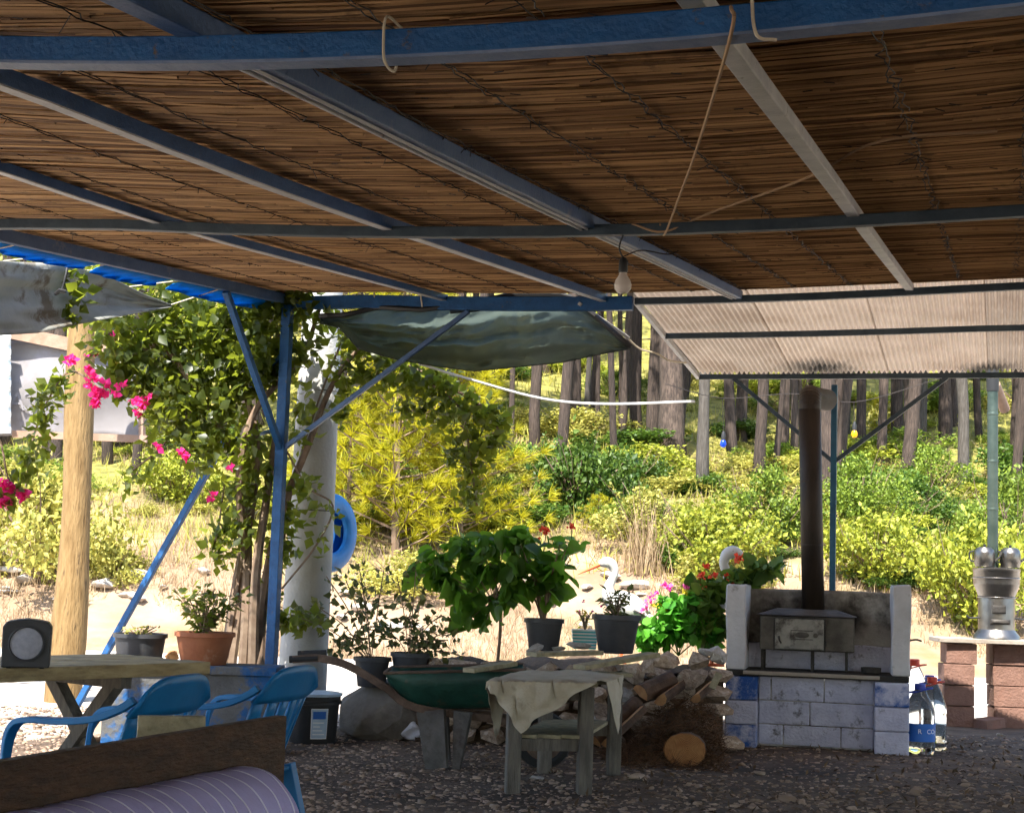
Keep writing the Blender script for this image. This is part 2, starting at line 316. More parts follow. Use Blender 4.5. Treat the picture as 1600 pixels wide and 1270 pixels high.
class MB:
    def __init__(s): s.v = []; s.f = []
    def add(s, vs, fs):
        b = len(s.v); s.v += [Vector(q) for q in vs]; s.f += [tuple(i+b for i in q) for q in fs]; return s
    def box(s, c, x, y, z, hx, hy, hz):
        c = Vector(c); x, y, z = Vector(x)*hx, Vector(y)*hy, Vector(z)*hz
        vs = [c+x*i+y*j+z*k for k in (-1, 1) for j in (-1, 1) for i in (-1, 1)]
        return s.add(vs, [(0, 2, 3, 1), (4, 5, 7, 6), (0, 1, 5, 4), (2, 6, 7, 3), (0, 4, 6, 2), (1, 3, 7, 5)])
    def bar(s, pts, wd, ht, up=(0, 0, 1), closed=False):
        pts = [Vector(p) for p in pts]; n = len(pts); up = Vector(up); b = len(s.v)
        for i, p in enumerate(pts):
            t = (pts[min(i+1, n-1)]-pts[max(i-1, 0)]).normalized()
            sd = t.cross(up)
            if sd.length < 1e-4: sd = t.cross(Vector((1, 0, 0)))
            sd.normalize(); uu = sd.cross(t)
            ww = wd[i] if isinstance(wd, (list, tuple)) else wd; hh = ht[i] if isinstance(ht, (list, tuple)) else ht
            for a, c in ((-1, -1), (1, -1), (1, 1), (-1, 1)): s.v.append(p+sd*a*ww/2+uu*c*hh/2)
        for i in range(n-1):
            for k in range(4):
                s.f.append((b+i*4+k, b+i*4+(k+1) % 4, b+i*4+4+(k+1) % 4, b+i*4+4+k))
        s.f += [(b+3, b+2, b+1, b), (b+n*4-4, b+n*4-3, b+n*4-2, b+n*4-1)]; return s
    def tube(s, pts, rad, n=8, caps=True):
        pts = [Vector(p) for p in pts]; m = len(pts); b = len(s.v); ref = None
        for i, p in enumerate(pts):
            t = (pts[min(i+1, m-1)]-pts[max(i-1, 0)])
            t = t.normalized() if t.length > 1e-9 else Vector((0, 0, 1))
            if ref is None:
                ref = t.orthogonal().normalized()
            ref = (ref - t*ref.dot(t)); ref = ref.normalized() if ref.length > 1e-6 else t.orthogonal().normalized()
            bi = t.cross(ref); r = rad[i] if isinstance(rad, (list, tuple)) else rad
            for k in range(n):
                a = 2*math.pi*k/n; s.v.append(p+ref*math.cos(a)*r+bi*math.sin(a)*r)
        for i in range(m-1):
            for k in range(n):
                s.f.append((b+i*n+k, b+i*n+(k+1) % n, b+i*n+n+(k+1) % n, b+i*n+n+k))
        if caps:
            s.f.append(tuple(b+k for k in reversed(range(n)))); s.f.append(tuple(b+(m-1)*n+k for k in range(n)))
        return s
    def lathe(s, c, prof, n=24, axis=Z, x=None, sx=1, sy=1, caps=True):
        c = Vector(c); axis = Vector(axis).normalized(); x = Vector(x) if x is not None else axis.orthogonal().normalized(); y = axis.cross(x)
        b = len(s.v); m = len(prof)
        for r, h in prof:
            for k in range(n):
                a = 2*math.pi*k/n; s.v.append(c+axis*h+x*math.cos(a)*r*sx+y*math.sin(a)*r*sy)
        for i in range(m-1):
            for k in range(n):
                s.f.append((b+i*n+k, b+i*n+(k+1) % n, b+i*n+n+(k+1) % n, b+i*n+n+k))
        if caps:
            if prof[0][0] > 1e-5: s.f.append(tuple(b+k for k in reversed(range(n))))
            if prof[-1][0] > 1e-5: s.f.append(tuple(b+(m-1)*n+k for k in range(n)))
        return s
    def grid(s, fn, nu, nv):
        b = len(s.v)
        for j in range(nv+1):
            for i in range(nu+1): s.v.append(Vector(fn(i/nu, j/nv)))
        for j in range(nv):
            for i in range(nu):
                a = b+j*(nu+1)+i; s.f.append((a, a+1, a+nu+2, a+nu+1))
        return s
    def hull(s, c, sz, n=18, rot=None, flat=0):
        bm = bmesh.new(); c = Vector(c)
        for _ in range(n):
            p = Vector((random.gauss(0, 1), random.gauss(0, 1), random.gauss(0, 1))).normalized()*random.uniform(.85, 1)
            if flat: p = Vector([max(-flat, min(flat, q)) for q in p])
            q = Vector((p.x*sz[0], p.y*sz[1], p.z*sz[2]))
            if rot: q = rot @ q
            bm.verts.new(c+q)
        r = bmesh.ops.convex_hull(bm, input=bm.verts)
        for vv in list(bm.verts):
            if not vv.link_faces: bm.verts.remove(vv)
        bm.verts.index_update(); s.add([vv.co for vv in bm.verts], [[q.index for q in ff.verts] for ff in bm.faces]); bm.free(); return s
    def build(s, name, mat, parent=None, loc=None, smooth=False, bevel=0, solid=0, sub=0):
        o0 = ORG[parent.name] if parent is not None else (Vector(loc) if loc is not None else Vector())
        me = bpy.data.meshes.new(name); me.from_pydata([tuple(p-o0) for p in s.v], [], s.f); me.update()
        if smooth:
            for p in me.polygons: p.use_smooth = True
        o = addmesh(name, me, mat, parent, loc)
        if solid:
            md = o.modifiers.new('solid', 'SOLIDIFY'); md.thickness = solid; md.offset = 0
        if sub:
            md = o.modifiers.new('sub', 'SUBSURF'); md.levels = sub; md.render_levels = sub
        if bevel:
            md = o.modifiers.new('bevel', 'BEVEL'); md.width = bevel; md.segments = 2; md.limit_method = 'ANGLE'
        if smooth and not sub:
            try:
                me.set_sharp_from_angle(angle=math.radians(40))
            except Exception: pass
        return o
def copytree(o, loc, rotz=0, scale=1, parent=None):
    c = o.copy(); COL.objects.link(c)
    if parent is None:
        c.location = loc; c.rotation_euler = (c.rotation_euler[0], c.rotation_euler[1], rotz); c.scale = scale if isinstance(scale, tuple) else (scale,)*3
    else: c.parent = parent
    for ch in list(o.children): copytree(ch, None, parent=c)
    return c
def spline(pts, n=6):
    P = [Vector(p) for p in pts]; P = [P[0]*2-P[1]] + P + [P[-1]*2-P[-2]]; out = []
    for i in range(1, len(P)-2):
        a, b, c, d = P[i-1:i+3]
        for k in range(n):
            t = k/n
            out.append(.5*((2*b)+(c-a)*t+(2*a-5*b+4*c-d)*t*t+(3*b-a-3*c+d)*t**3))
    out.append(P[-2]); return out
# leaves, needles, blades: one template set at many points
LEAF = (np.array([(0, 0, 0), (.4, .5, .12), (1, 0, 0), (.4, -.5, .12)]), [(0, 1, 2), (0, 2, 3)])
BROAD = (np.array([(0, 0, 0), (.12, .42, .1), (.5, .52, .14), (.82, .3, .05), (1, 0, -.12), (.82, -.3, .05), (.5, -.52, .14), (.12, -.42, .1)]),
         [(0, 1, 2), (0, 2, 3), (0, 3, 4), (0, 4, 5), (0, 5, 6), (0, 6, 7)])
NEEDLE = (np.array([(0, .5, 0), (0, -.5, 0), (1, 0, 0)]), [(0, 1, 2)])
BLADE = (np.array([(0, .5, 0), (0, -.5, 0), (.55, .3, .05), (.55, -.3, .05), (1, 0, .3)]), [(0, 1, 3), (0, 3, 2), (2, 3, 4)])
def unit(a): return a/np.maximum(1e-9, np.linalg.norm(a, axis=-1, keepdims=True))
def scatter(P, L, Wd, tmpl, D=None, up=.0, jit=1.0):
    P = np.asarray(P, float); n = len(P); Tm, fs = tmpl
    D0 = rng.normal(size=(n, 3))
    D = unit(D0) if D is None else unit(np.asarray(D)+D0*jit)
    N_ = rng.normal(size=(n, 3)) + np.array([0, 0, up]); N_ = unit(N_-D*(N_*D).sum(1, keepdims=True)); Sd = np.cross(N_, D)
    L = (np.asarray(L)*rng.uniform(.45, 1.45, n))[:, None]; Wd = np.asarray(Wd)*L/np.mean(L) if np.isscalar(Wd) else np.asarray(Wd)[:, None]
    vs = P[:, None, :] + D[:, None, :]*(L*Tm[:, 0][None])[:, :, None] + Sd[:, None, :]*(Wd*Tm[:, 1][None])[:, :, None] + N_[:, None, :]*(L*Tm[:, 2][None])[:, :, None]
    k = len(Tm); f = (np.arange(n)[:, None, None]*k + np.array(fs)[None]).reshape(-1, 3)
    return vs.reshape(-1, 3), f
def leafobj(name, P, L, Wd, tmpl, mat, parent=None, loc=None, D=None, up=0., jit=1.):
    v, f = scatter(P, L, Wd, tmpl, D, up, jit)
    o0 = ORG[parent.name] if parent is not None else (Vector(loc) if loc is not None else Vector())
    return addmesh(name, npmesh(name, v-np.array(o0), f), mat, parent, loc)
def blob(c, r, n, shell=.5):
    d = unit(rng.normal(size=(n, 3))); rr = rng.uniform(shell, 1, n)[:, None]**.7
    return np.array(c)[None] + d*rr*np.array(r)[None]
def textmesh(body, size, align='CENTER'):
    cu = bpy.data.curves.new('print', 'FONT'); cu.body = body; cu.size = size; cu.align_x = align; cu.align_y = 'CENTER'; cu.resolution_u = 3
    o = bpy.data.objects.new('print', cu); COL.objects.link(o); dg = bpy.context.evaluated_depsgraph_get()
    me = bpy.data.meshes.new_from_object(o.evaluated_get(dg)); bpy.data.objects.remove(o); return me
def struct(o): o['kind'] = 'structure'; return o
def stuff(o, label=None, cat=None): return tag(o, label, cat, kind='stuff')
# ================================================================== SETTING
def sheet(name, x0, x1, y0, y1, nx, ny, mat, dz=0.0, bump=.0):
    xs = np.linspace(x0, x1, nx+1); ys = np.linspace(y0, y1, ny+1); v = []
    for y in ys:
        for x in xs:
            v.append((x, y, terr(x, y)+dz+(bump*(math.sin(x*2.3+y*1.1)*math.sin(y*1.9-x*.7)+.5*math.sin(x*7.1+2)*math.sin(y*6.3)) if bump else 0)))
    f = [(j*(nx+1)+i, j*(nx+1)+i+1, (j+1)*(nx+1)+i+1, (j+1)*(nx+1)+i) for j in range(ny) for i in range(nx)]
    return struct(addmesh(name, npmesh(name, v, f, True), mat))
sheet('ground', -60, 60, -40, 17.0, 60, 40, 'pale_ground')
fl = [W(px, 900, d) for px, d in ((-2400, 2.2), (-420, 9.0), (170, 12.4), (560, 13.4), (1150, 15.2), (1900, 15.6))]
fv = [(p.x, p.y, .005) for p in fl]+[(13, 9, .005), (11, -7.5, .005), (-4.2, -7.5, .005)]  # dark floor stretched unseen behind and right, to cut bounce light
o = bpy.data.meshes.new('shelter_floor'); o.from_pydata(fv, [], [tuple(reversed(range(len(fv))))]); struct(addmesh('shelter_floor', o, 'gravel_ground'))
sheet('road', -60, 60, 16.9, 23.0, 60, 12, 'road', dz=.004)
def hz(x, y): return terr(x, y)
sheet('hillside', -90, 90, 22.6, 140, 90, 90, 'hillside', dz=.012)

# gravel: thousands of loose stones inside the shelter
def pebbles(P, size, flat, mat, name, label, cat):
    protos = []
    for _ in range(6):
        mb = MB().hull((0, 0, 0), (1, 1, 1), 11); vv = np.array(mb.v)
        ff = []
        for q in mb.f:
            for k in range(1, len(q)-1): ff.append((q[0], q[k], q[k+1]))
        protos.append((vv, np.array(ff)))
    V_, F_ = [], []; b = 0
    for i, p in enumerate(P):
        vv, ff = protos[i % 6]; a = random.uniform(0, 6.28); s = size*math.exp(random.gauss(0, .38))
        ca, sa = math.cos(a), math.sin(a)
        q = vv*np.array([s, s*random.uniform(.55, .9), s*flat*random.uniform(.6, 1.2)])
        q = np.stack([q[:, 0]*ca-q[:, 1]*sa, q[:, 0]*sa+q[:, 1]*ca, q[:, 2]], 1)+np.array(p)
        V_.append(q); F_.append(ff+b); b += len(vv)
    return stuff(addmesh(name, npmesh(name, np.concatenate(V_), np.concatenate(F_)), mat), label, cat)
P = []
while len(P) < 15000:
    d = 7.2 + 7.0*random.random()**1.5; px = random.uniform(-60, 1660); g = W(px, 900, d)
    dk = math.exp(-((d-12)/1.6)**2)*.75 if px > 860 else 0
    if random.random() < dk: continue
    P.append((g.x, d, random.uniform(.0, .008)))
for _ in range(16000):
    d = 7.2 + 7.2*random.random()**1.2; g = W(random.uniform(-60, 1660), 900, d); P.append((g.x, d, random.uniform(-.004, .003)))
pebbles(P, .019, .55, 'pebble', 'gravel', 'grey brown loose gravel covering the shelter floor', 'gravel')
P = []
for _ in range(900):
    d = random.uniform(8.5, 13.6); g = W(random.uniform(830, 1650), 900, d); P.append((g.x, d, .012))
v, f = scatter(P, .05, .016, LEAF, up=2.5)
stuff(addmesh('leaf_litter', npmesh('leaf_litter', v, f), 'litter'), 'dry leaves and bark scraps strewn before the barbecue', 'leaf litter')

# dry grass on the slope
P = []
while len(P) < 15000:
    y = 22.4 + 13*random.random()**1.3; x = random.uniform(-.37, .37)*y
    if math.sin(x*1.7+y*.6)+math.sin(x*.5-y*1.3) < -.5: continue
    P.append((x, y, terr(x, y)))
P = np.repeat(np.array(P), 3, 0) + np.concatenate([rng.normal(0, .06, (45000, 2)), np.zeros((45000, 1))], 1)
v, f = scatter(P, .2, .01, BLADE, D=np.tile([0, 0, 1.], (len(P), 1)), jit=.3)
stuff(addmesh('dry_grass', npmesh('dry_grass', v, f), 'dry_grass'), 'pale dry grass on the bank beyond the road', 'grass')
P = []
while len(P) < 9000:
    y = 26 + 34*random.random(); x = random.uniform(-.37, .37)*y
    P.append((x, y, terr(x, y)))
P = np.repeat(np.array(P), 3, 0) + np.concatenate([rng.normal(0, .1, (27000, 2)), np.zeros((27000, 1))], 1)
v, f = scatter(P, .32, .02, BLADE, D=np.tile([0, 0, 1.], (len(P), 1)), jit=.35)
stuff(addmesh('green_grass', npmesh('green_grass', v, f), 'green_grass'), 'yellow green ground cover between the pines uphill', 'ground cover')

# ------------------------------------------------------------------ bushes
def bush_proto(mat, seed, leaf=.075, n=5200, tall=1.0):
    random.seed(seed)
    r = thing('bush', (0, 0, 0), 'x', 'bush'); Ps = []
    for _ in range(24):
        a = random.uniform(0, 6.28); q = random.uniform(0, .85); h = random.uniform(.08, 1.0)*(1-.4*q)
        s = random.uniform(.12, .36)
        Ps.append(blob((q*math.cos(a), q*math.sin(a), h*tall), (s, s, s*random.uniform(.6, 1.3)), int(n*s*s/1.5), .25))
    for _ in range(26):   # sprigs standing out of the mass
        a = random.uniform(0, 6.28); q = random.uniform(.1, .9); e = Vector((q*math.cos(a)*1.15, q*math.sin(a)*1.15, tall*random.uniform(.7, 1.3)*(1-.3*q))); b0_ = e*.55
        Ps.append(np.array([b0_.lerp(e, random.random()) for _ in range(26)])+rng.normal(0, .03, (26, 3)))
    leafobj('foliage', np.concatenate(Ps), leaf, leaf*.55, LEAF, mat, r, up=1.0)
    mb = MB()
    for _ in range(12):
        a = random.uniform(0, 6.28); q = random.uniform(.2, .7)
        mb.tube(spline([(0, 0, -.1), (q*.4*math.cos(a), q*.4*math.sin(a), .35*tall), (q*math.cos(a), q*math.sin(a), .8*tall)], 3), [.02]*3+[.012]*3+[.006], 4)
    for _ in range(9):
        a = random.uniform(0, 6.28); q = random.uniform(.5, 1.05); e = Vector((q*math.cos(a), q*math.sin(a), tall*random.uniform(.5, 1.25)))
        mb.tube([e*.3, e*.7+Vector((random.gauss(0, .05), random.gauss(0, .05), 0)), e], [.008, .006, .003], 3)
    mb.build('stem', 'twig', r); return r
def sapling_proto(mat, seed, n=95, hgt=2.4):
    random.seed(seed)
    r = thing('pine_sapling', (0, 0, 0), 'x', 'sapling'); mb = MB(); Ps, Ds = [], []
    mb.tube([(0, 0, -.1), (.03, .02, hgt*.5), (0, .03, hgt)], [.045, .03, .01], 6)
    for i in range(n):
        h = hgt*(.03+.95*i/n); a = i*2.4+random.uniform(-.4, .4); ln = (1-h/hgt)**.75*.9*random.uniform(.6, 1.25)+.12
        e = Vector((math.cos(a)*ln, math.sin(a)*ln, h+ln*random.uniform(.15, .5))); b = Vector((0, 0, h))
        mb.tube([b, (b+e)/2+Vector((0, 0, -.03)), e], [.012, .008, .004], 3)
        for k in range(4):
            p = b.lerp(e, .3+.23*k)+Vector((random.gauss(0, .04), random.gauss(0, .04), random.gauss(0, .03))); dr = (e-b).normalized()
            Ps += [p]*64; Ds += [dr]*64
    leafobj('foliage', np.array(Ps), .13, .009, NEEDLE, mat, r, D=np.array(Ds), jit=.55)
    mb.build('trunk', 'twig', r); return r
BP = [bush_proto('leaf_bush', 1), bush_proto('leaf_olive', 2, .07), bush_proto('leaf_dark', 3, .085), bush_proto('leaf_mid', 4, .065, tall=1.3), bush_proto('leaf_olive', 5, .07, 4200, .7)]
SP = [sapling_proto('needles_yellow', 6), sapling_proto('needles_yellow', 8, 60, 1.9)]
def put(proto, base, sc, rz, label, group=None):
    o = copytree(proto, base, rz, sc); o['label'] = label
    if group: o['group'] = group
    elif 'group' in o: del o['group']
    return o
def putpx(proto, px, py, wpx, label, group=None, hs=1.0):
    b = T(px, py); s = wpx/F*b.y/1.9; b.z -= .08*s
    return put(proto, b, (s, s, s*hs), random.uniform(0, 6), label, group)
GB = 'bushes on the slope beyond the road'
putpx(BP[1], 70, 905, 290, 'broad olive green bush behind the pale wooden post', hs=1.15)
putpx(BP[4], 178, 900, 130, 'low green bush touching the right side of the wooden post')
putpx(BP[4], 232, 810, 60, 'tiny grey green bush on the dry bank right of the wooden post')
putpx(BP[0], 280, 790, 170, 'loose green bush seen under the bougainvillea')
putpx(SP[0], 618, 870, 330, 'bright yellow green pine sapling right of the white pole', hs=1.15)
putpx(SP[0], 715, 860, 270, 'yellow green pine sapling behind the tall potted plant', hs=1.0)
putpx(SP[1], 545, 845, 210, 'bright yellow pine sapling half hidden behind the blue tyre', hs=1.1)
putpx(BP[1], 640, 925, 210, 'dry brown green bush at the foot of the yellow saplings', hs=.6)
putpx(BP[4], 770, 890, 160, 'olive bush behind the potted geranium', hs=.9)
putpx(BP[2], 905, 805, 200, 'dark green bush uphill below the shade net', hs=1.15)
putpx(BP[2], 980, 770, 130, 'deep green bush in front of the thickest pine', hs=1.0)
putpx(SP[1], 935, 835, 70, 'small yellow sapling above the stork with the orange beak', hs=.9)
putpx(BP[0], 1120, 905, 250, 'green and cream bush behind the second bird statue', hs=.9)
putpx(BP[1], 1010, 850, 190, 'grey green bush behind the clump of tall dry grass', hs=.9)
putpx(BP[3], 1200, 850, 190, 'light green bush left of the brown stove pipe', hs=.9)
putpx(BP[0], 1365, 915, 210, 'leafy green bush right of the thin blue post', hs=1.0)
putpx(BP[3], 1340, 830, 170, 'yellow green bush between the roof braces', hs=1.0)
putpx(BP[0], 1530, 985, 240, 'big leafy green bush behind the steel samovar stove', hs=1.3)
putpx(BP[3], 1590, 900, 190, 'light green bush at the right edge of the picture', hs=1.2)
putpx(BP[4], 1440, 880, 120, 'pale olive bush left of the samovar stove pipe', hs=.9)
putpx(SP[1], 1375, 690, 60, 'yellow green pine sapling among the trunks beside the yellow bulb', hs=1.2)
putpx(BP[3], 760, 760, 150, 'light green bush behind the hanging climber', hs=1.0)
putpx(BP[2], 855, 745, 120, 'dark green bush below the white rope', hs=.9)
random.seed(20)
for k in range(46):
    px, py = (random.uniform(1040, 1620), random.uniform(745, 935)) if k < 32 else (random.uniform(480, 1060), random.uniform(690, 850))
    putpx(random.choice([BP[0], BP[2], BP[1], BP[0], BP[3], BP[4], BP[2], BP[1]]), px, py, random.uniform(80, 180), 'bush in the mixed green thicket covering the slope beyond the road', GB, random.uniform(.45, .85))
random.seed(21); k = 0
GB2 = 'undergrowth bushes far up among the pines'
while k < 230:
    y = 29+40*random.random()**1.25; x = random.uniform(-.36, .36)*y
    pr = random.choice([BP[0], BP[1], BP[3], BP[0], BP[4], BP[4], BP[0], BP[1], BP[2]])
    s = random.uniform(.55, 1.15)
    put(pr, Vector((x, y, terr(x, y)-.1)), (s*1.25, s*1.25, s*random.uniform(.35, .65)), random.uniform(0, 6), 'bush of the sunlit undergrowth far up among the pines', GB2); k += 1
for pr in BP+SP:
    for c in list(pr.children): bpy.data.objects.remove(c)
    bpy.data.objects.remove(pr)

# ------------------------------------------------------------------ pines
def crown_mesh(seed, hgt=13., base=.5):
    random.seed(seed); Ps, Ds = [], []; mb = MB()
    for i in range(34):
        h = hgt*(base+(.99-base)*i/34); a = i*2.4+random.uniform(-.5, .5); ln = random.uniform(.6, 1.0)*(2.3*(1-(h/hgt-base)/(1-base))+.5)
        b = Vector((0, 0, h)); e = b+Vector((math.cos(a)*ln, math.sin(a)*ln, ln*random.uniform(-.1, .35)))
        mb.tube([b, b.lerp(e, .5)+Vector((0, 0, -.08)), e], [.05, .03, .01], 4)
        for k in range(9):
            p = b.lerp(e, random.uniform(.35, 1.05))+Vector((random.gauss(0, .2), random.gauss(0, .2), random.gauss(0, .14)))
            Ps += [p]*26; Ds += [(e-b).normalized()+Vector((0, 0, .3))]*26
    v, f = scatter(np.array(Ps), .28, .03, NEEDLE, D=np.array(Ds), jit=.6)
    return npmesh('crown', v, f), mb
def trunk_mb(hgt, r, seed, lean=0.):
    random.seed(seed); pts, rad = [], []; ox = oy = 0
    for i in range(15):
        t = i/14; ox += random.gauss(0, .05); oy += random.gauss(0, .05)
        pts.append((ox*(t > 0)+lean*hgt*t, oy*(t > 0), -.3+hgt*t)); rad.append(r*(1.18 if i == 0 else 1)*(1-.75*t)*random.uniform(.88, 1.1)+.02)
    mb = MB().tube(pts, rad, 11)
    for _ in range(7):
        h = random.uniform(.25, .6); j = int(h*14); p = Vector(pts[j]); a = random.uniform(0, 6.28); l = random.uniform(.4, 1.3)
        e = p+Vector((math.cos(a)*l, math.sin(a)*l, random.uniform(-.3, .3)))
        mb.tube([p, p.lerp(e, .5)+Vector((0, 0, random.uniform(-.1, .15))), e], [.03, .018, .006], 4)
    return mb
CROWN = [crown_mesh(s, 13, bb) for s, bb in ((31, .6), (32, .52), (33, .66))]
CR = []
for k, (me, mb) in enumerate(CROWN):
    me.materials.append(MATS['needles'])
    lm = bpy.data.meshes.new('limb'); lm.from_pydata([tuple(q) for q in mb.v], [], mb.f); lm.materials.append(MATS['bark']); CR.append((me, lm))
TR = {}
for k in range(5):
    for g in ('bark', 'bark_grey'):
        mb = trunk_mb(13, .25, 40+k, random.uniform(-.03, .03)); me = bpy.data.meshes.new('trunk')
        me.from_pydata([tuple(q) for q in mb.v], [], mb.f); me.materials.append(MATS[g])
        for p in me.polygons: p.use_smooth = True
        TR[(k, g)] = me
def pine(base, dia, hgt, label, kk=0, g='bark', group=None, crown=0, lean=(0, 0)):
    o = thing('pine_tree', base, label, 'pine tree', group)
    s = dia/.5; t = addmesh('trunk', TR[(kk % 5, g)], None, o); t.scale = (s, s, hgt/13)
    if crown is not None:
        c = addmesh('crown', CR[crown][0], None, o); c.scale = (hgt/13*.62, hgt/13*.62, hgt/13)
        l = addmesh('limb', CR[crown][1], None, c)
    o.rotation_euler = (lean[0], lean[1], random.uniform(0, 6)); return o
random.seed(5)
PT = [  # px, base py, width px, shade, label
 (85, 735, 22, 0, 'pine trunk behind the banner, nearest the left edge'), (212, 745, 15, 0, 'dark pine trunk just right of the wooden post'),
 (660, 725, 30, 0, 'brown pine trunk behind the hanging climber'), (600, 690, 14, 1, 'thin grey pine behind the right hand post brace'),
 (745, 720, 17, 0, 'pine trunk above the end of the hanging climber'), (838, 700, 18, 0, 'pine trunk under the left half of the shade net'),
 (898, 668, 19, 0, 'straight dark pine below the middle of the shade net'), (914, 668, 10, 1, 'thin leaning pine beside a straight dark one under the net'),
 (933, 670, 8, 0, 'very thin pine between two trunks below the shade net'), (970, 668, 9, 0, 'slim pine just left of the tied end of the shade net'),
 (998, 685, 19, 0, 'tall pine directly behind the tied end of the shade net'), (1020, 694, 22, 0, 'dark pine leaning against the thickest trunk'),
 (1054, 722, 44, 0, 'thickest dark brown pine trunk left of the metal roof'), (1098, 772, 21, 1, 'pale grey pine trunk at the corner of the metal roof'),
 (1186, 748, 21, 0, 'pine trunk crossed by the left roof brace'), (1222, 725, 15, 0, 'slim pine just left of the brown stove pipe'),
 (1241, 730, 13, 0, 'dark slim pine touching the brown stove pipe'), (1290, 800, 26, 0, 'brown leaning pine between stove pipe and thin post'),
 (1322, 690, 12, 1, 'thin grey pine right of the thin blue post'), (1343, 702, 18, 0, 'smooth dark pine beside the yellow bulb'),
 (1404, 690, 20, 0, 'reddish pine crossed by the right roof brace'), (1424, 712, 27, 0, 'thick reddish pine right of the right roof brace'),
 (1442, 690, 14, 1, 'grey pine behind the thick reddish one'), (1478, 692, 22, 0, 'dark pine between the roof brace and the samovar pipe'),
 (1508, 764, 21, 1, 'pale grey scaly pine left of the samovar pipe'), (1531, 690, 12, 0, 'thin pine close behind the samovar pipe'),
 (1584, 712, 13, 0, 'slim dark pine right of the samovar pipe'), (1603, 700, 16, 0, 'pine cut by the right edge of the picture')]
for k, (px, py, wp, g, lb) in enumerate(PT):
    b = T(px, py); pine(b, wp/F*b.y*.92, random.uniform(12, 15), lb, k, 'bark_grey' if g else 'bark', crown=k % 3, lean=(random.gauss(0, .02), random.gauss(0, .025)))
for k in range(150):
    y = 33+40*random.random()**1.35; x = random.uniform(-.37, .37)*y
    pine(Vector((x, y, terr(x, y))), random.uniform(.12, .34), random.uniform(10, 15), 'slender pine far up the wooded slope', k, 'bark',
         'slender pines far up the slope', crown=k % 3, lean=(random.gauss(0, .05), random.gauss(0, .05)))
# pale rocks on the bank
RK = [MB().hull((0, 0, .15), (.3, .22, .18), 20) for _ in range(3)]
RM = []
for mb in RK:
    me = bpy.data.meshes.new('rock'); me.from_pydata([tuple(q) for q in mb.v], [], mb.f); me.materials.append(MATS['stone_white']); RM.append(me)
random.seed(9)
for k in range(34):
    px, py = (random.uniform(0, 360), random.uniform(895, 960)) if k < 17 else (random.uniform(520, 1080), random.uniform(900, 990))
    b = T(px, py); o = bpy.data.objects.new('rock', RM[k % 3]); COL.objects.link(o); o.location = b; o.rotation_euler = (0, 0, random.uniform(0, 6)); s = random.uniform(.25, .75); o.scale = (s*1.4, s, s*.7)
    tag(o, 'pale limestone rock lying on the dry bank', 'rock', 'pale rocks strewn over the dry bank')
# ================================================================== PERGOLA
pg = thing('pergola', (R0.x, R0.y, 0), 'large blue steel pergola with reed ceiling and corrugated lean-to', 'pergola')
SUL = su_at(452, 0, -.06); SUR = 9.5; SVB = -17.  # roof extended unseen behind and to the right, to darken the ceiling
svF = roofhit(800, 62, -.105)[1]; svM = roofhit(800, 363, -.085)[1]
def along_u(sv, off, a=SUL-.05, b=SUR, n=24): return [roof(a+(b-a)*i/n, sv, off) for i in range(n+1)]
def along_v(su, off, a=SVB, b=0., n=24): return [roof(su, a+(b-a)*i/n, off) for i in range(n+1)]
MB().bar(along_u(svF, -.105, n=60), .05, .062).build('crossbeam', 'blue_paint', pg, bevel=.004)
MB().bar([p-Z*.034 for p in along_u(svF, -.105, n=60)], .056, .007).build('bottom_strip', 'strip_blue', pg)  # paler strip along the bottom edge of the front beam
MB().bar(along_u(svM, -.085), .05, .05).build('crossbeam', 'dark_steel', pg, bevel=.004)
MB().bar(along_u(svF-4.2, -.10), .05, .075).build('crossbeam', 'blue_paint', pg, bevel=.004)
MB().bar(along_u(-.02, -.09, b=su_at(990, 0, -.09)), .06, .10).build('ridge_beam', 'blue_paint', pg, bevel=.004)
MB().bar(along_u(.0, -.075, a=su_at(990, 0, -.09)+.01), .05, .05).build('ridge_beam', 'dark_steel', pg, bevel=.004)
for k, (px, wd, ht, mt) in enumerate(((690, .035, .045, 'slate_blue'), (940, .04, .055, 'slate_blue'), (1150, .065, .06, 'slate_paint'), (1420, .055, .045, 'pale_steel'), (1690, .05, .05, 'slate_paint'), (1950, .05, .05, 'slate_paint'))):
    su = su_at(px, -.1, -.045)
    rf = MB().bar(along_v(su, -.045), wd, ht).build('rafter', mt, pg, bevel=.004)
    if k < 2: MB().bar(along_v(su, -.045-ht/2-.003), wd+.006, .005).build('bottom_strip', 'pale_steel', rf)  # thin paler strip along the rafter underside
    if k == 2:   # open channel lip below the widest rafter
        r = pg.children[-1]
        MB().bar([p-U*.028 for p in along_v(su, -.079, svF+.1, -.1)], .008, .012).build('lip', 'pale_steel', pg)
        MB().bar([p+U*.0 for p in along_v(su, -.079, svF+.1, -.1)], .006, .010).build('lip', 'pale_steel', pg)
MB().bar(along_v(SUL, -.06), .05, .075).build('rafter', 'slate_paint', pg, bevel=.004)
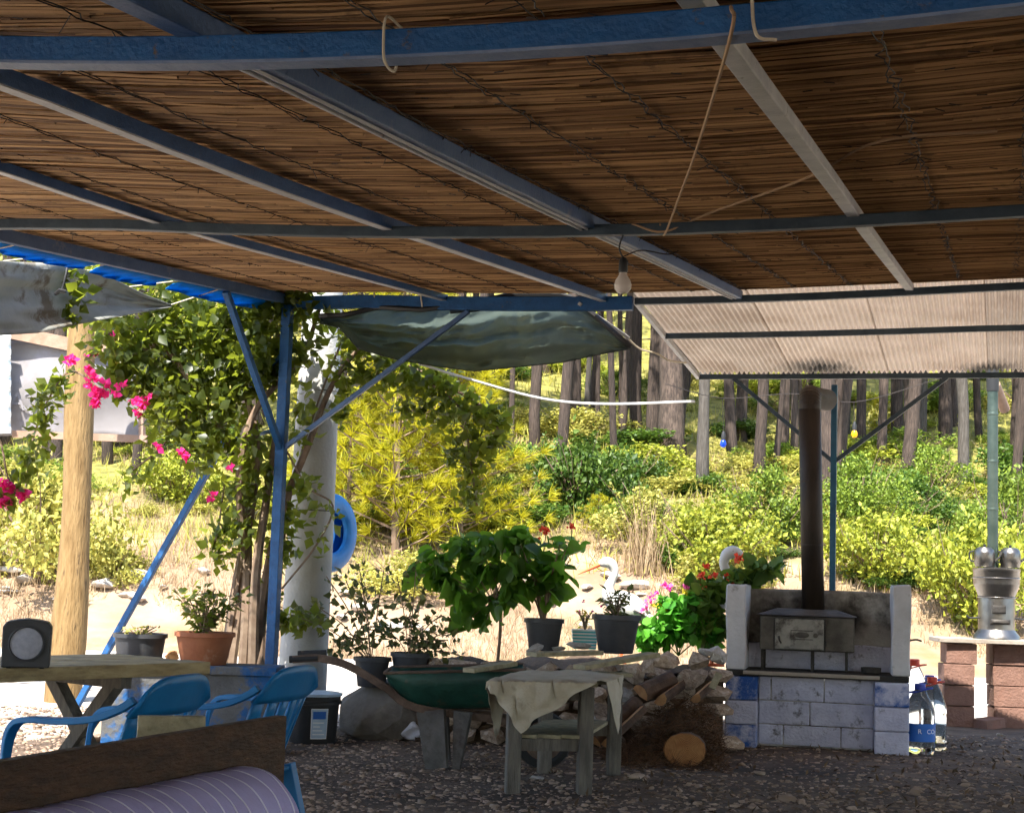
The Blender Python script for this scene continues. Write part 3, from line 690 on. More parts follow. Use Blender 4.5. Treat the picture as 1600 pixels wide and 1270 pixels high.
# reeds
random.seed(3)
def reeds(layer, r0, off, step):
    mb = MB(); sv = -10.5; SUR = 5.4
    while sv < -.01:
        su = SUL-.08+random.uniform(-.5, .0)
        # keep what the shelter shows; the right end runs on past the picture
        while su < SUR:
            L = random.uniform(2.2, 4.6); a = max(su, SUL-.1-random.uniform(0, .08)); b = min(su+L, SUR)
            if b-a > .15:
                r = r0*random.uniform(.65, 1.35); n = 4; t0 = random.uniform(-.008, .008); t1 = random.uniform(-.008, .008); pts = []
                for i in range(n+1):
                    q = i/n; pts.append(roof(a+(b-a)*q, min(-.005, sv+t0*(1-q)+t1*q+random.gauss(0, .0012)), off+random.gauss(0, .0035)))
                mb.tube(pts, r, 5, caps=False)
            su += L-random.uniform(0, .1)
        sv += step*random.uniform(.7, 1.3)
    return mb
stuff(reeds(0, .005, -.004, .0122).build('reed', 'reed', pg, smooth=True))
stuff(reeds(1, .0058, .012, .0145).build('reed', 'reed', pg, smooth=True))
gaps = []
MB().grid(lambda a, b: roof(SUL-.1+(SUR-SUL+.1)*a, SVB+(-.0-SVB)*b, .022), 24, 24).build('thatch', 'reed_back', pg, solid=.012)
MB().grid(lambda a, b: roof(SUL-.1+(SUR-SUL+.1)*a, SVB+(-10.5-SVB)*b, -.002), 10, 6).build('thatch', 'reed_back', pg, solid=.012)  # unseen extension behind the camera, added to keep light off the ceiling
MB().grid(lambda a, b: roof(5.42+(SUR-5.42)*a, -10.4+10.4*b, -.002), 8, 10).build('thatch', 'reed_back', pg, solid=.012)  # unseen extension on the right, added for the same shading
# tie wires under the reeds
mb = MB(); su = SUL+.25
while su < 3.6:
    for k in range(2):
        pts = []; sv = -9.3
        while sv < -.05:
            pts.append(roof(su+random.gauss(0, .008)+k*.012, sv, -.014+random.uniform(-.004, .003))); sv += random.uniform(.03, .075)
        mb.tube(pts, .0022, 3, caps=False)
    for _ in range(26):
        sv = random.uniform(-8.5, -.2); p = roof(su, sv, -.014); q = p+Vector((random.gauss(0, .03), random.gauss(0, .03), -random.uniform(.005, .03)))
        mb.tube([p, q], .0018, 3)
    su += random.uniform(.33, .48)
stuff(mb.build('tie_wire', 'wire', pg))
mb = MB()
for _ in range(500):   # loose ends and nodes on the reeds
    p = roof(random.uniform(SUL, 3.5), random.uniform(-8.6, -.1), -.012); a = random.uniform(-.5, .5)
    mb.tube([p, p+U*.03*math.cos(a)+V*.03*math.sin(a)-Z*random.uniform(0, .008)], .0022, 3)
stuff(mb.build('reed_splinter', 'wire', pg))
# lean-to of corrugated sheet
SUR = 6.0; suE = su_at(988, 0, -.03); SVE = 2.72
p0 = roof(suE, 0); pe = roof(suE, SVE)
for sv, off in ((1.2, -.035), (SVE-.03, -.035)):
    MB().bar(along_u(sv, off, a=suE, b=SUR, n=12), .04, .045).build('purlin', 'dark_steel', pg, bevel=.003)
MB().bar([roof(suE-.01, SVE*i/6, -.03) for i in range(7)], .035, .04).build('edge_bar', 'pale_steel', pg, bevel=.003)
pitch = .043; random.seed(17)
a_ = suE-.01; q = 0
while a_ < SUR:
    nw = 19; b_ = a_+nw*pitch; n1 = nw*8+1; dz_ = .0015*(q % 2)+.001*random.random(); tl0 = random.uniform(-.008, .008); vsx = []
    for j in range(9):
        sv = -.06+(SVE+.1+tl0)*j/8
        for i in range(n1+1):
            su = a_+pitch/8*i; vsx.append(roof(su, max(sv, 0.), .015+dz_+.014*math.sin(2*math.pi*su/pitch)+.004*math.sin(su*2.1+sv*1.7))+(V*min(0, sv)))
    o = MB().add(vsx, [(j*(n1+1)+i, j*(n1+1)+i+1, (j+1)*(n1+1)+i+1, (j+1)*(n1+1)+i) for j in range(8) for i in range(n1)]).build('corrugated_sheet', 'corrugated', pg)
    for p in o.data.polygons: p.use_smooth = True
    a_ = b_; q += 1
soot_spots('corrugated', [(W(1282, 572, 13.6)-ORG[pg.name], .42), (W(1548, 580, 13.3)-ORG[pg.name], .34)])
# posts and braces
def post(px, py, su, sv, base=None, wd=.055, mt='blue_paint'):
    t = roof(su, sv, -.11); b = Vector((t.x, t.y, 0))
    MB().bar([b, t], wd, wd, up=V).build('post', mt, pg, bevel=.004)
    MB().box(b+Z*.006, U, V, Z, .08, .08, .006).build('base_plate', mt, pg); return t
t1 = post(455, 470, SUL+.02, -.06, wd=.075)
def brace(a, b, wd=.035, mt='blue_paint'): MB().bar([a, b], wd, wd, up=V).build('brace', mt, pg, bevel=.003)
D1 = t1.y
yk = W(430, 700, D1); yk.x = t1.x; yk.y = t1.y
brace(yk+U*.02, roof(su_at(732, -.05, -.15), -.05, -.15), mt='slate_paint')
brace(yk-V*.02, roof(SUL, -1.05, -.1), .045)
brace(Vector((t1.x, t1.y, yk.z+.75)), W(392, 605, D1+.35), .03)
brace(W(350, 690, D1+.9), G(110, 1120), .05)
brace(Vector((t1.x, t1.y, yk.z+.15)), W(350, 690, D1+.9), .03)
su2 = roofhit(1304, 584, 0, True)[0]
q = W(1303, 584, 13.6); qq = q-R0
t2 = post(0, 0, qq.dot(U), SVE-.03, wd=.05, mt='teal_paint')
k2 = Vector((t2.x, t2.y, W(1300, 722, t2.y).z))
for px in (1146, 1480):
    s_ = roofhit(px, 586, -.05, True)[0]; brace(k2, roof(W(px, 586, t2.y-(px-1300)/F*13*.3).__sub__(R0).dot(U), SVE-.03, -.05), .035, 'dark_steel')
# small strut from the ridge to the net corner
brace(roof(su_at(905, -.06, -.09), -.06, -.09), W(982, 528, 11.9), .025, 'pale_steel')

# ------------------------------------------------------------------ things hanging from the roof
def wirecurve(pts, r, n=6): return MB().tube(spline(pts, n), r, 5)
h = roof(su_at(975, svM, -.115), svM, -.115)
bl = thing('light_bulb', (h.x, h.y, h.z-.26), 'pale glass bulb hanging from the middle roof beam', 'light bulb')
bz = ORG[bl.name]
MB().lathe(bz, [(0, -.0), (.024, .004), (.038, .022), (.04, .04), (.033, .062), (.02, .082), (.016, .1)], 18).build('bulb', 'bulb_white', bl, smooth=True)
MB().lathe(bz+Z*.095, [(.019, 0), (.021, .01), (.02, .055), (.01, .07)], 14).build('socket', 'socket', bl, smooth=True)
wirecurve([bz+Z*.16, bz+Vector((-.02, 0, .21)), h+Z*.02], .004).build('cord', 'socket', bl)
wirecurve([bz+Z*.17, bz+Vector((.08, 0, .2)), bz+Vector((.2, .02, .19)), W(1060, 392, h.y)], .003).build('cord', 'wire', bl)
def smallbulb(px, py, d, mat, label, top):
    p = W(px, py, d); o = thing('light_bulb', p, label, 'light bulb'); r = .034
    MB().lathe(p, [(0, -r), (r*.7, -r*.75), (r, 0), (r*.8, r*.8), (r*.5, r*1.3)], 14).build('bulb', mat, o, smooth=True)
    MB().lathe(p+Z*r*1.2, [(.02, 0), (.022, .05), (.01, .09)], 12).build('socket', 'socket', o, smooth=True)
    wirecurve([p+Z*.12, (p+Z*.12).lerp(top, .5), top], .003, 3).build('cord', 'wire', o)
smallbulb(1130, 694, 16, 'bulb_blue', 'blue bulb dangling from the cable before the pale pine', W(1129, 622, 16))
smallbulb(1335, 679, 16, 'bulb_yellow', 'yellow bulb dangling behind the roof braces', W(1334, 628, 16))
tag(wirecurve([W(1040, 600, 15), W(1130, 622, 16), W(1240, 615, 16), W(1334, 628, 16), W(1440, 600, 16), W(1530, 570, 16), W(1640, 540, 16)], .004).build('light_cable', 'wire'), 'thin dark cable strung behind the lean-to carrying coloured bulbs', 'cable')
pb = roofhit(1146, 36); e1 = roof(su_at(1146, svF, -.145), svF, -.145)
e4 = roof(su_at(1040, svM, -.115), svM-.03, -.115)
tag(wirecurve([e1+Z*.06-V*.04, e1-V*.035, e1.lerp(e4, .33)-Z*.015, e1.lerp(e4, .66)-Z*.015, e4, e4+Z*.05-U*.02], .0045).build('twine', 'cord_brown'), 'long brown twine running from front beam to middle beam', 'twine')
e2 = roof(su_at(1180, svF, -.1), svF, -.1)
tag(wirecurve([e2+Z*.08-V*.04, e2-V*.045+Z*.02, e2-V*.04-Z*.05+U*.01, e2-V*.03-Z*.06+U*.05], .004).build('rope', 'rope'), 'short beige rope end on the front beam above the pale rafter', 'rope')
e3 = roof(su_at(612, svF, -.105), svF, -.105)
tag(wirecurve([e3+Z*.05+V*.04+U*.01, e3+Z*.055-V*.035, e3-V*.034-U*.006, e3-V*.034-Z*.05, e3-Z*.045+V*.03, e3+Z*.05+V*.03], .0035).build('rope', 'rope'), 'loop of beige string tied round the blue front beam', 'rope')
hs = [W(px, py, 7.55) for px, py in ((1000, 352), (1060, 358), (1100, 367), (1150, 352), (1300, 320), (1380, 290), (1460, 268), (1560, 255))]
tag(wirecurve([roof(roofhit(1035, 356)[0], svM-.03, -.06), roof(roofhit(1100, 366)[0], svM-.03, -.1), roof(roofhit(1150, 350)[0], svM-.1, -.03), roof(roofhit(1300, 318)[0], svM-.9, -.02), roof(roofhit(1400, 268)[0], svM-1.6, -.02), roof(roofhit(1560, 262)[0], svM-1.6, -.02)], .005).build('hose', 'cord_brown'), 'thin tan hose tucked under the reeds above the middle beam', 'hose')
tag(wirecurve([W(655, 568, 12.0), W(740, 594, 12.4), W(850, 623, 12.8), W(950, 631, 13.2), W(1085, 627, 13.8)], .011).build('rope', 'rope_white'), 'slack white rope stretched below the dark shade net', 'rope')
tag(wirecurve([W(982, 530, 11.9), W(1000, 545, 12.1), W(1025, 552, 12.3), W(1045, 563, 12.6), W(1072, 567, 13.4)], .008).build('rope', 'rope'), 'frayed tie rope pulling the shade net to the metal roof', 'rope')

# ------------------------------------------------------------------ shade net, tarpaulins
def interp(tab, x):
    for (a, ya), (b, yb) in zip(tab, tab[1:]):
        if x <= b: return ya+(yb-ya)*max(0, (x-a))/(b-a)
    return tab[-1][1]
top = [(500, 492), (540, 490), (590, 478), (660, 482), (730, 472), (800, 458), (880, 458), (905, 470), (940, 500), (985, 540)]
bot = [(500, 505), (530, 512), (560, 545), (620, 562), (680, 572), (740, 580), (820, 572), (880, 566), (940, 553), (985, 545)]
def net(a, b):
    px = 500+485*a; yt = interp(top, px); yb = interp(bot, px)
    py = yt+(yb-yt)*b
    d = 12.0 - .45*a + .32*math.sin(math.pi*b)*math.sin(math.pi*min(1, a*1.1)) + (.045*math.sin(b*17+2.5*math.sin(a*3.1))+.02*math.sin(b*38+a*6))*min(1, b*2.2)*math.sin(math.pi*min(1, max(0, a))) + .07*(1-abs(noise.noise(Vector((a*7, b*2.2+a*2, 3.1)))*2.2))*b + .03*(1-abs(noise.noise(Vector((a*17+b*4, b*6, 9.)))*2)) + .012*math.sin(a*31+b*9) + .09*math.exp(-((a-.16)/.05)**2)*(1-b)
    return W(px, py+3*math.sin(a*40)*b*(1-b)*2, d)
sn = thing('shade_net', W(740, 470, 11.9), 'dark green shade net sagging below the far roof beam', 'shade net')
MB().grid(net, 130, 44).build('mesh_cloth', 'shade_net', sn, smooth=True, solid=.004)
MB().tube([net(i/40, 1) for i in range(41)], .004, 5).build('hem', 'socket', sn, smooth=True)
MB().tube([net(i/40, 0)-Z*.01 for i in range(41)], .02, 6).build('hem', 'socket', sn, smooth=True)
MB().grid(lambda a, b: net(.42+.4*a, .0+.16*b)-Vector((0, .02, 0)), 20, 4).build('folded_edge', 'socket', sn, smooth=True, solid=.004)
for a in (.18, .33, .47): MB().tube([net(a, 0), net(a, 0)+Z*.1-V*.05], .006, 5).build('tie', 'rope', sn)
tp = [(-60, 402), (0, 408), (100, 412), (170, 432), (230, 462), (268, 476)]
bt = [(-60, 530), (0, 524), (60, 520), (130, 505), (200, 492), (268, 480)]
def tarpf(a, b):
    px = -60+328*a; yt = interp(tp, px); yb = interp(bt, px)
    d = 9.0+2.3*a+.14*math.sin(math.pi*b)+.025*math.sin(b*13+a*7)+.012*math.sin(a*25+b*6)+.012*math.sin(b*31-a*11)
    return W(px, yt+(yb-yt)*b, d)
tpo = thing('tarpaulin', W(100, 415, 10), 'weathered grey white tarpaulin hanging at the left roof edge', 'tarpaulin')
MB().grid(tarpf, 60, 22).build('sheet', 'tarp', tpo, smooth=True, solid=.004)
for a in (0, .2, .4, .6, .8, 1):
    p = tarpf(a, 0); q = p-R0; MB().tube([p, roof(SUL, min(-.1, q.dot(V)), -.08)], .005, 5).build('tie', 'rope', tpo)
def edge_sv(px):
    a, b = SVB, 0.
    for _ in range(40):
        m_ = (a+b)/2
        if (roof(SUL, m_)-Vector((0, 0, CAMZ))).dot(_f) < .2 or proj(roof(SUL, m_))[0] < px: a = m_
        else: b = m_
    return (a+b)/2
def bt_strip(x0, x1, hgt, label):
    s0, s1 = edge_sv(x0), edge_sv(x1)
    def fn(a, b): return roof(SUL, s0+(s1-s0)*a, -.085-hgt*b*(1-.3*(2*a-1)**2))-U*(.06+.12*b+.05*math.sin(math.pi*b)+.012*math.sin(a*30+b*8))
    tag(MB().grid(fn, 40, 10).build('blue_tarpaulin', 'blue_tarp', loc=roof(SUL, s0, -.1), smooth=True, solid=.005), label, 'tarpaulin')
bt_strip(22, 172, .045, 'bright blue plastic sheet folded over the left roof edge')
bt_strip(184, 282, .06, 'blue plastic sheet at the left roof edge beside the brace')
bt_strip(300, 452, .07, 'dark blue plastic sheet folded near the corner post')
hk = W(108, 398, 9.8)
o = thing('hanging_hook', hk, 'black cord with a small clamp hanging before the tarpaulin', 'hook')
wirecurve([hk+Z*.03, W(104, 425, 9.75), W(97, 452, 9.75)], .008).build('cord', 'socket', o)
MB().tube([W(86, 460, 9.75), W(93, 454, 9.74), W(103, 456, 9.75)], [.012, .016, .012], 6).build('clamp', 'socket', o)
def clusters(o, spots, d, L, mat):
    for x, y, r, n in spots:
        leafobj('flower', blob(W(x, y, d), (r, r, r*.75), n, .1), L, L*.9, LEAF, mat, o, up=.2)
# ================================================================== LEFT SIDE: pole, tyre, post, banner, vines
pb = G(478, 1120); pb = Vector((W(474, 1000, 12.95).x, 12.95, 0))
wp = thing('white_pole', pb, 'white painted concrete pole behind the corner post', 'pole')
ptop = W(506, 480, 12.95)
MB().tube([pb-Z*.05, pb.lerp(ptop, .5), ptop+Z*1.2], [.2, .18, .145], 28).build('shaft', 'pole_white', wp, smooth=True)
for py in (612, 798):
    c = W(490, py, 12.95); t = (c.z)/(ptop.z); c = pb.lerp(ptop, t); MB().lathe(c, [(.2-.03*t*1.6+.004, -.004), (.2-.03*t*1.6+.007, 0), (.2-.03*t*1.6+.004, .004)], 28, caps=False).build('wire_band', 'wire', wp)
# tyre hung on the far right of the pole
tc = W(512, 832, 13.28); axd = Vector((.80, -.6, 0)).normalized(); axd = Vector((.86, -.5, .0)).normalized()
ty = thing('tyre', tc, 'bright blue painted car tyre hung on the white pole', 'tyre')
tdir = Vector((-axd.y, axd.x, 0)); prof = []
for k in range(20):
    a = 2*math.pi*k/20; x = math.cos(a); y = math.sin(a)
    prof.append((.235+.088*math.copysign(abs(x)**.7, x), .085*math.copysign(abs(y)**.75, y)))
prof = prof+[prof[0]]
prof = [q for q in prof if not (q[0] < .17)]
mb = MB(); n = 48
ring = [(.165, .045), (.17, .075), (.2, .092), (.26, .09), (.305, .078), (.322, .055), (.325, 0), (.322, -.055), (.305, -.078), (.26, -.09), (.2, -.092), (.17, -.075), (.165, -.045), (.2, -.05), (.3, -.06), (.3, .06), (.2, .05), (.165, .045)]
mb.lathe(tc, ring, n, axis=axd, caps=False).build('casing', 'tyre_blue', ty, smooth=True)
mb = MB()
for s in (-.032, 0, .032): mb.lathe(tc, [(.3252, s-.004), (.3272, s-.003), (.3272, s+.003), (.3252, s+.004)], n, axis=axd, caps=False)
mb.build('tread_rib', 'tyre_blue', ty)
wirecurve([tc+Z*.18, tc+Z*.34-U*.05, W(500, 760, 13.0)], .006).build('hanger', 'wire', ty)
# wooden post
b0 = G(97, 1096); wpz = W(133, 500, b0.y)
wpo = thing('wooden_post', b0, 'pale yellow peeled log post before the banner', 'post')
pts, rad = [], []
random.seed(12)
for i in range(14):
    t = i/13; p = (b0-Z*.05).lerp(wpz+Z*.5, t); pts.append(p+Vector((.03*math.sin(t*5), 0, 0))); rad.append(.165-.055*t+.012*math.sin(t*11))
MB().tube(pts, rad, 18).build('shaft', 'post_wood', wpo, smooth=True)
# banner on frame behind the post
D = b0.y+.9
bn = thing('banner_sign', G(97, 1080), 'white plastic banner on a wooden frame behind the post', 'sign')
def bf(a, b): return W(-30+252*a, 527+20*a+(150-10*a)*b+3*math.sin(a*14), D+.04*math.sin(a*9)+.03*math.sin(b*7+a*3))
MB().grid(bf, 24, 14).build('banner', 'banner', bn, smooth=True, solid=.004)
MB().bar([W(-36, 508, D-.05), W(118, 540, D-.05)], .05, .13).build('frame_rail', 'frame_wood', bn)
MB().bar([W(118, 540, D-.05), W(226, 556, D-.05)], .05, .1).build('frame_rail', 'frame_wood', bn)
MB().bar([W(20, 678, D-.05), W(230, 686, D-.05)], .05, .07).build('frame_rail', 'frame_wood', bn)
MB().bar([W(222, 540, D-.03), W(222, 690, D-.03)], .05, .05, up=V).build('frame_post', 'frame_wood', bn)
for px in (-34, 134): MB().bar([W(px, 520, D+.1), Vector((W(px, 520, D+.1).x, D+.1, 0))], .06, .06, up=V).build('frame_post', 'frame_wood', bn)
for ch, px in (('A', 26), ('Ç', 50)):
    me = textmesh(ch, .26); c = W(px, 628, D-.02); vs_ = [(Vector((-v.co.x, 0, v.co.y))+c-ORG[bn.name]) for v in me.vertices]
    for v, q in zip(me.vertices, vs_): v.co = q
    o = addmesh('printed_letter', me, 'print_grey', bn)
def ww(a, b): return W(-40+57*a, 522+155*b, D-.14+.05*math.sin(b*40+a*3))
tag(MB().grid(ww, 8, 60).build('white_curtain', 'stripe_white', loc=W(0, 680, D-.14), smooth=True, solid=.006), 'rippled white sheet at the left edge beside the banner', 'sheet')

# bougainvillea round the corner post
bg0 = G(385, 1128); bg0 = Vector((W(385, 1000, 12.35).x, 12.35, 0))
bv = thing('bougainvillea', bg0, 'big bougainvillea climbing the blue corner post with magenta bracts', 'climbing plant')
random.seed(33); mb = MB()
for base, path in (((350, 1050), [(372, 900), (395, 780), (400, 680), (370, 580), (330, 500)]), ((395, 1050), [(400, 900), (415, 790), (430, 690), (445, 600), (430, 500)]),
                   ((380, 1050), [(385, 950), (385, 800), (360, 700), (300, 600), (240, 540), (160, 610)]), ((405, 1050), [(412, 930), (440, 800), (480, 700), (520, 600), (580, 520)]),
                   ((360, 1050), [(380, 880), (375, 740), (400, 640), (470, 560), (500, 480)])):
    d = 12.3; pts = [Vector((W(base[0], 1050, d).x, d+random.uniform(-.1, .1), -.02)), W(base[0], base[1], d)]+[W(x, y, d+random.uniform(-.18, .18)) for x, y in path]
    sp = spline(pts, 5); k = len(sp); mb.tube(sp, [.042*(1-.8*i/k)+.006 for i in range(k)], 7)
for path in (((160, 610), (110, 580), (75, 625), (50, 690), (40, 760)), ((300, 640), (250, 700), (200, 740)), ((350, 760), (340, 830), (330, 860)), ((440, 690), (480, 760), (520, 790), (495, 850), (440, 920))):
    mb.tube(spline([W(x, y, 12.2) for x, y in path], 5), .008, 5)
mb.build('stem', 'twig', bv, smooth=True)
BL = [(300, 510, .42, .26, 420), (235, 545, .34, .3, 380), (380, 480, .4, .2, 420), (445, 475, .3, .16, 240), (265, 620, .3, .32, 420), (340, 620, .34, .4, 520), (415, 560, .26, .34, 360),
      (395, 720, .22, .32, 300), (360, 560, .4, .3, 420), (200, 590, .22, .22, 240), (320, 700, .22, .2, 180), (480, 540, .12, .2, 70), (470, 660, .1, .3, 70), (370, 810, .13, .3, 130),
      (350, 850, .1, .2, 60), (440, 830, .12, .35, 150), (420, 940, .1, .2, 60), (510, 500, .14, .05, 50), (240, 470, .36, .1, 220), (150, 425, .5, .06, 140), (180, 500, .3, .06, 80), (30, 390, .3, .08, 120),
      (160, 540, .14, .1, 70), (480, 760, .12, .14, 40), (460, 970, .3, .08, 90), (240, 440, .3, .06, 90), (90, 385, .4, .03, 90)]
Ps = []
for x, y, rx, rz, n in BL:
    dd = 12.2 if x > 190 else 10.4+x*.009
    Ps.append(blob(W(x, y, dd+.05), (rx, .3, rz), n, .2))
def strand(path, d, n, sp=.05):
    s = spline([W(x, y, d) for x, y in path], 12); idx = rng.integers(0, len(s), n); return np.array([s[i] for i in idx])+rng.normal(0, sp, (n, 3))
Ps.append(strand(((110, 580), (75, 625), (55, 690), (45, 740)), 12.2, 150, .045)); Ps.append(strand(((300, 660), (250, 700), (190, 760)), 12.2, 110)); Ps.append(strand(((120, 420), (118, 470), (112, 500)), 10.2, 60, .03))
Ps.append(strand(((350, 760), (335, 830), (328, 870)), 12.2, 50, .04)); Ps.append(strand(((480, 760), (515, 800), (490, 860)), 12.1, 30, .04))
Pa = np.concatenate(Ps); Pa = np.concatenate([Pa, Pa[::6]+rng.normal(0, .06, Pa[::6].shape)])
for q in Pa:   # keep the post clear on the camera side
    x, y = proj(q); pxl = 452-(y-470)/560*33
    if abs(x-pxl) < 26 and y > 520 and q[1] < t1.y+.12: q[1] = t1.y+random.uniform(.12, .4)
leafobj('foliage', Pa, .085, .058, LEAF, 'leaf_vine', bv, up=.6)
clusters(bv, ((175, 528, .02, 8), (143, 553, .03, 12), (112, 560, .03, 18), (108, 568, .025, 10), (138, 577, .03, 14), (150, 590, .03, 12), (140, 600, .035, 18), (155, 615, .06, 60), (150, 628, .045, 30), (165, 600, .04, 14), (190, 600, .03, 8),
                   (222, 632, .05, 30), (232, 622, .03, 14), (208, 625, .03, 10), (216, 645, .03, 10), (248, 697, .03, 12), (292, 710, .03, 14), (280, 705, .02, 8), (362, 732, .02, 8), (332, 775, .03, 12), (180, 612, .03, 8)), 12.0, .045, 'magenta')
c0 = W(10, 770, 9.0)
b2 = thing('bougainvillea_spray', c0, 'small magenta bougainvillea spray hanging at the left edge', 'climbing plant')
wirecurve([roof(SUL, edge_sv(-60), -.05), W(-60, 520, 8.8), W(-30, 640, 9.0), W(0, 690, 9.0), W(12, 745, 9.0), W(30, 780, 9.0)], .006).build('stem', 'twig', b2)
leafobj('foliage', np.concatenate([blob(W(5, 775, 9), (.09, .09, .09), 60, .1), strand(((60, 620), (68, 660), (50, 720), (30, 760)), 9, 120, .035)]), .06, .04, LEAF, 'leaf_vine', b2)
clusters(b2, ((8, 760, .05, 50), (5, 785, .035, 26), (38, 775, .03, 20)), 8.95, .04, 'magenta')
# climber hanging on the right of the post
c0 = W(560, 560, 12.5); cv = thing('climbing_vine', Vector((c0.x, 12.5, 0)), 'broad leaved climber hanging down right of the corner post', 'climbing plant')
mb = MB(); paths = [((430, 1040), (450, 800), (500, 620), (560, 500), (620, 560), (700, 600), (770, 650)), ((560, 510), (600, 560), (560, 620)), ((660, 590), (720, 640), (735, 720), (745, 790)), ((690, 600), (760, 640), (790, 700))]
for p in paths: mb.tube(spline([W(x, y, 12.5) for x, y in p], 6), .009, 5)
mb.build('stem', 'twig', cv)
Ps = [blob(W(x, y, 12.5), (rx, .25, rz), n, .2) for x, y, rx, rz, n in ((560, 530, .2, .18, 170), (610, 580, .3, .2, 260), (540, 590, .16, .2, 120), (600, 540, .2, .1, 90), (660, 600, .22, .14, 160), (710, 640, .26, .2, 240), (770, 650, .18, .12, 120),
      (730, 710, .2, .18, 200), (735, 770, .12, .15, 90), (775, 690, .14, .12, 70), (640, 640, .15, .12, 60), (690, 590, .2, .08, 70), (530, 640, .08, .15, 50))]
leafobj('foliage', np.concatenate(Ps), .085, .055, LEAF, 'leaf_vine', cv, up=.8)

# ================================================================== table, speaker, chairs, bench
zt = .75
TA = G(-260, 1062, zt); TA = Vector((-3.35, 6.9, zt)); TB = G(332, 1034, zt)
td = (TB-TA); td.z = 0; tl = td.length; td.normalize(); tn = Vector((-td.y, td.x, 0))
rt = thing('wooden_table', Vector((TA.x, TA.y, 0)), 'long rustic table of thick pale boards at the left', 'table')
for k in range(4):
    a = TA+tn*(.105+.21*k); MB().bar([a+td*random.uniform(-.02, .0)-Z*.035, a+td*(tl+random.uniform(-.03, .02))-Z*.035+Z*random.uniform(-.003, .003)], .206, .07).build('board', 'table_wood', rt, bevel=.006)
for s in (.25, .8):
    p = TA+td*tl*s-Z*.07
    for q, r in ((.1, .72), (.72, .1)):
        MB().bar([Vector((*(p+tn*q).xy, p.z)), Vector((*(p+tn*r+td*(.03 if q > .5 else -.03)).xy, 0))], .07, .07, up=td).build('leg', 'grey_wood', rt)
    MB().bar([p+tn*.05-Z*.03, p+tn*.8-Z*.03], .07, .06).build('cross_rail', 'grey_wood', rt)
# speaker
sc_ = G(40, 1043, zt); sp = thing('speaker', sc_, 'small black loudspeaker with a grey round cone on the table', 'speaker')
sy = Vector((.25, -1, 0)).normalized(); sx = Vector((1, .25, 0)).normalized()
mb = MB(); pr = [(-.115, 0), (.115, 0), (.118, .2), (.1, .225), (.05, .235), (0, .24), (-.05, .235), (-.1, .225), (-.118, .2)]
n = len(pr); vs_ = [sc_+sx*x+Z*(z+.006)+sy*s for s in (.085, -.085) for x, z in pr]
mb.add(vs_, [tuple(range(n))]+[tuple(reversed(range(n, 2*n)))]+[(i, n+i, n+(i+1) % n, (i+1) % n) for i in range(n)]); mb.build('cabinet', 'black_plastic', sp, bevel=.006)
MB().lathe(sc_+sy*.085+Z*.125, [(.088, 0), (.09, .01), (.082, .012), (.078, .004)], 32, axis=sy, caps=False).build('ring', 'black_plastic', sp, smooth=True)
MB().lathe(sc_+sy*.086+Z*.125, [(.079, .002), (.05, .007), (0, .009)], 32, axis=sy).build('cone', 'speaker_cone', sp, smooth=True)
for s in (-.08, .08): MB().lathe(sc_+sx*s+sy*.05, [(.012, 0), (.012, .006)], 10).build('foot', 'rubber', sp)

def chair(loc, az, label):
    fy = Vector((math.sin(az), math.cos(az), 0)); fx = Vector((math.cos(az), -math.sin(az), 0)); loc = Vector(loc)
    c = thing('plastic_chair', loc, label, 'chair', 'blue plastic armchairs at the table')
    P_ = lambda x, y, z: loc+fx*x+fy*y+Z*z
    def bk(a, z):   # back surface: a -1..1, z height
        return P_(a*(.235+.03*(z-.45)/.4), -.2-.16*(z-.43)/.45+.05*a*a, z-.10*a**4*max(0, (z-.735)/.145))
    MB().grid(lambda i, j: bk(-1+2*i, .735+.145*j), 16, 5).build('backrest', 'chair_blue', c, smooth=True, solid=.016)
    for a in (-.86, -.5, -.17, .17, .5, .86):
        w_ = .1
        MB().grid(lambda i, j: bk(a+(-w_+2*w_*i)*(1.15 if abs(a) > .8 else 1), .43+.31*j), 3, 6).build('slat', 'chair_blue', c, smooth=True, solid=.014)
    MB().grid(lambda i, j: P_((-1+2*i)*(.235+.02*j), -.22+.47*j, .425+.02*j-.03*math.sin(math.pi*j)*(1-(2*i-1)**2)-(.03 if j > .95 else 0)), 10, 10).build('seat', 'chair_blue', c, smooth=True, solid=.014)
    for s in (-1, 1):
        arm = spline([P_(s*.262, -.29, .80), P_(s*.27, -.24, .765), P_(s*.28, -.14, .725), P_(s*.288, 0, .71), P_(s*.29, .1, .71), P_(s*.285, .18, .695), P_(s*.278, .22, .63), P_(s*.27, .235, .5)], 4)
        n = len(arm); MB().bar(arm, [.035+.035*math.sin(math.pi*min(1, i/n*1.1)) for i in range(n)], [.03-.008*min(1, i/n*2) for i in range(n)]).build('armrest', 'chair_blue', c, smooth=True, bevel=.004)
        MB().bar([P_(s*.27, .235, .52), P_(s*.262, .24, .3), P_(s*.25, .27, 0)], [.06, .06, .05], [.075, .07, .045], up=fy).build('leg', 'chair_blue', c, bevel=.004)
        MB().bar([P_(s*.235, -.2, .44), P_(s*.25, -.26, .2), P_(s*.255, -.31, 0)], [.05, .05, .045], [.055, .05, .04], up=fy).build('leg', 'chair_blue', c, bevel=.004)
    return c
cb = W(262, 1090, 6.15); chair((cb.x-.26, 6.22, 0), math.radians(-72), 'blue plastic armchair nearer the left edge, at the table')
cb = W(432, 1080, 6.85); chair((cb.x-.24, 6.98, 0), math.radians(-72), 'blue plastic armchair beside the black bucket')

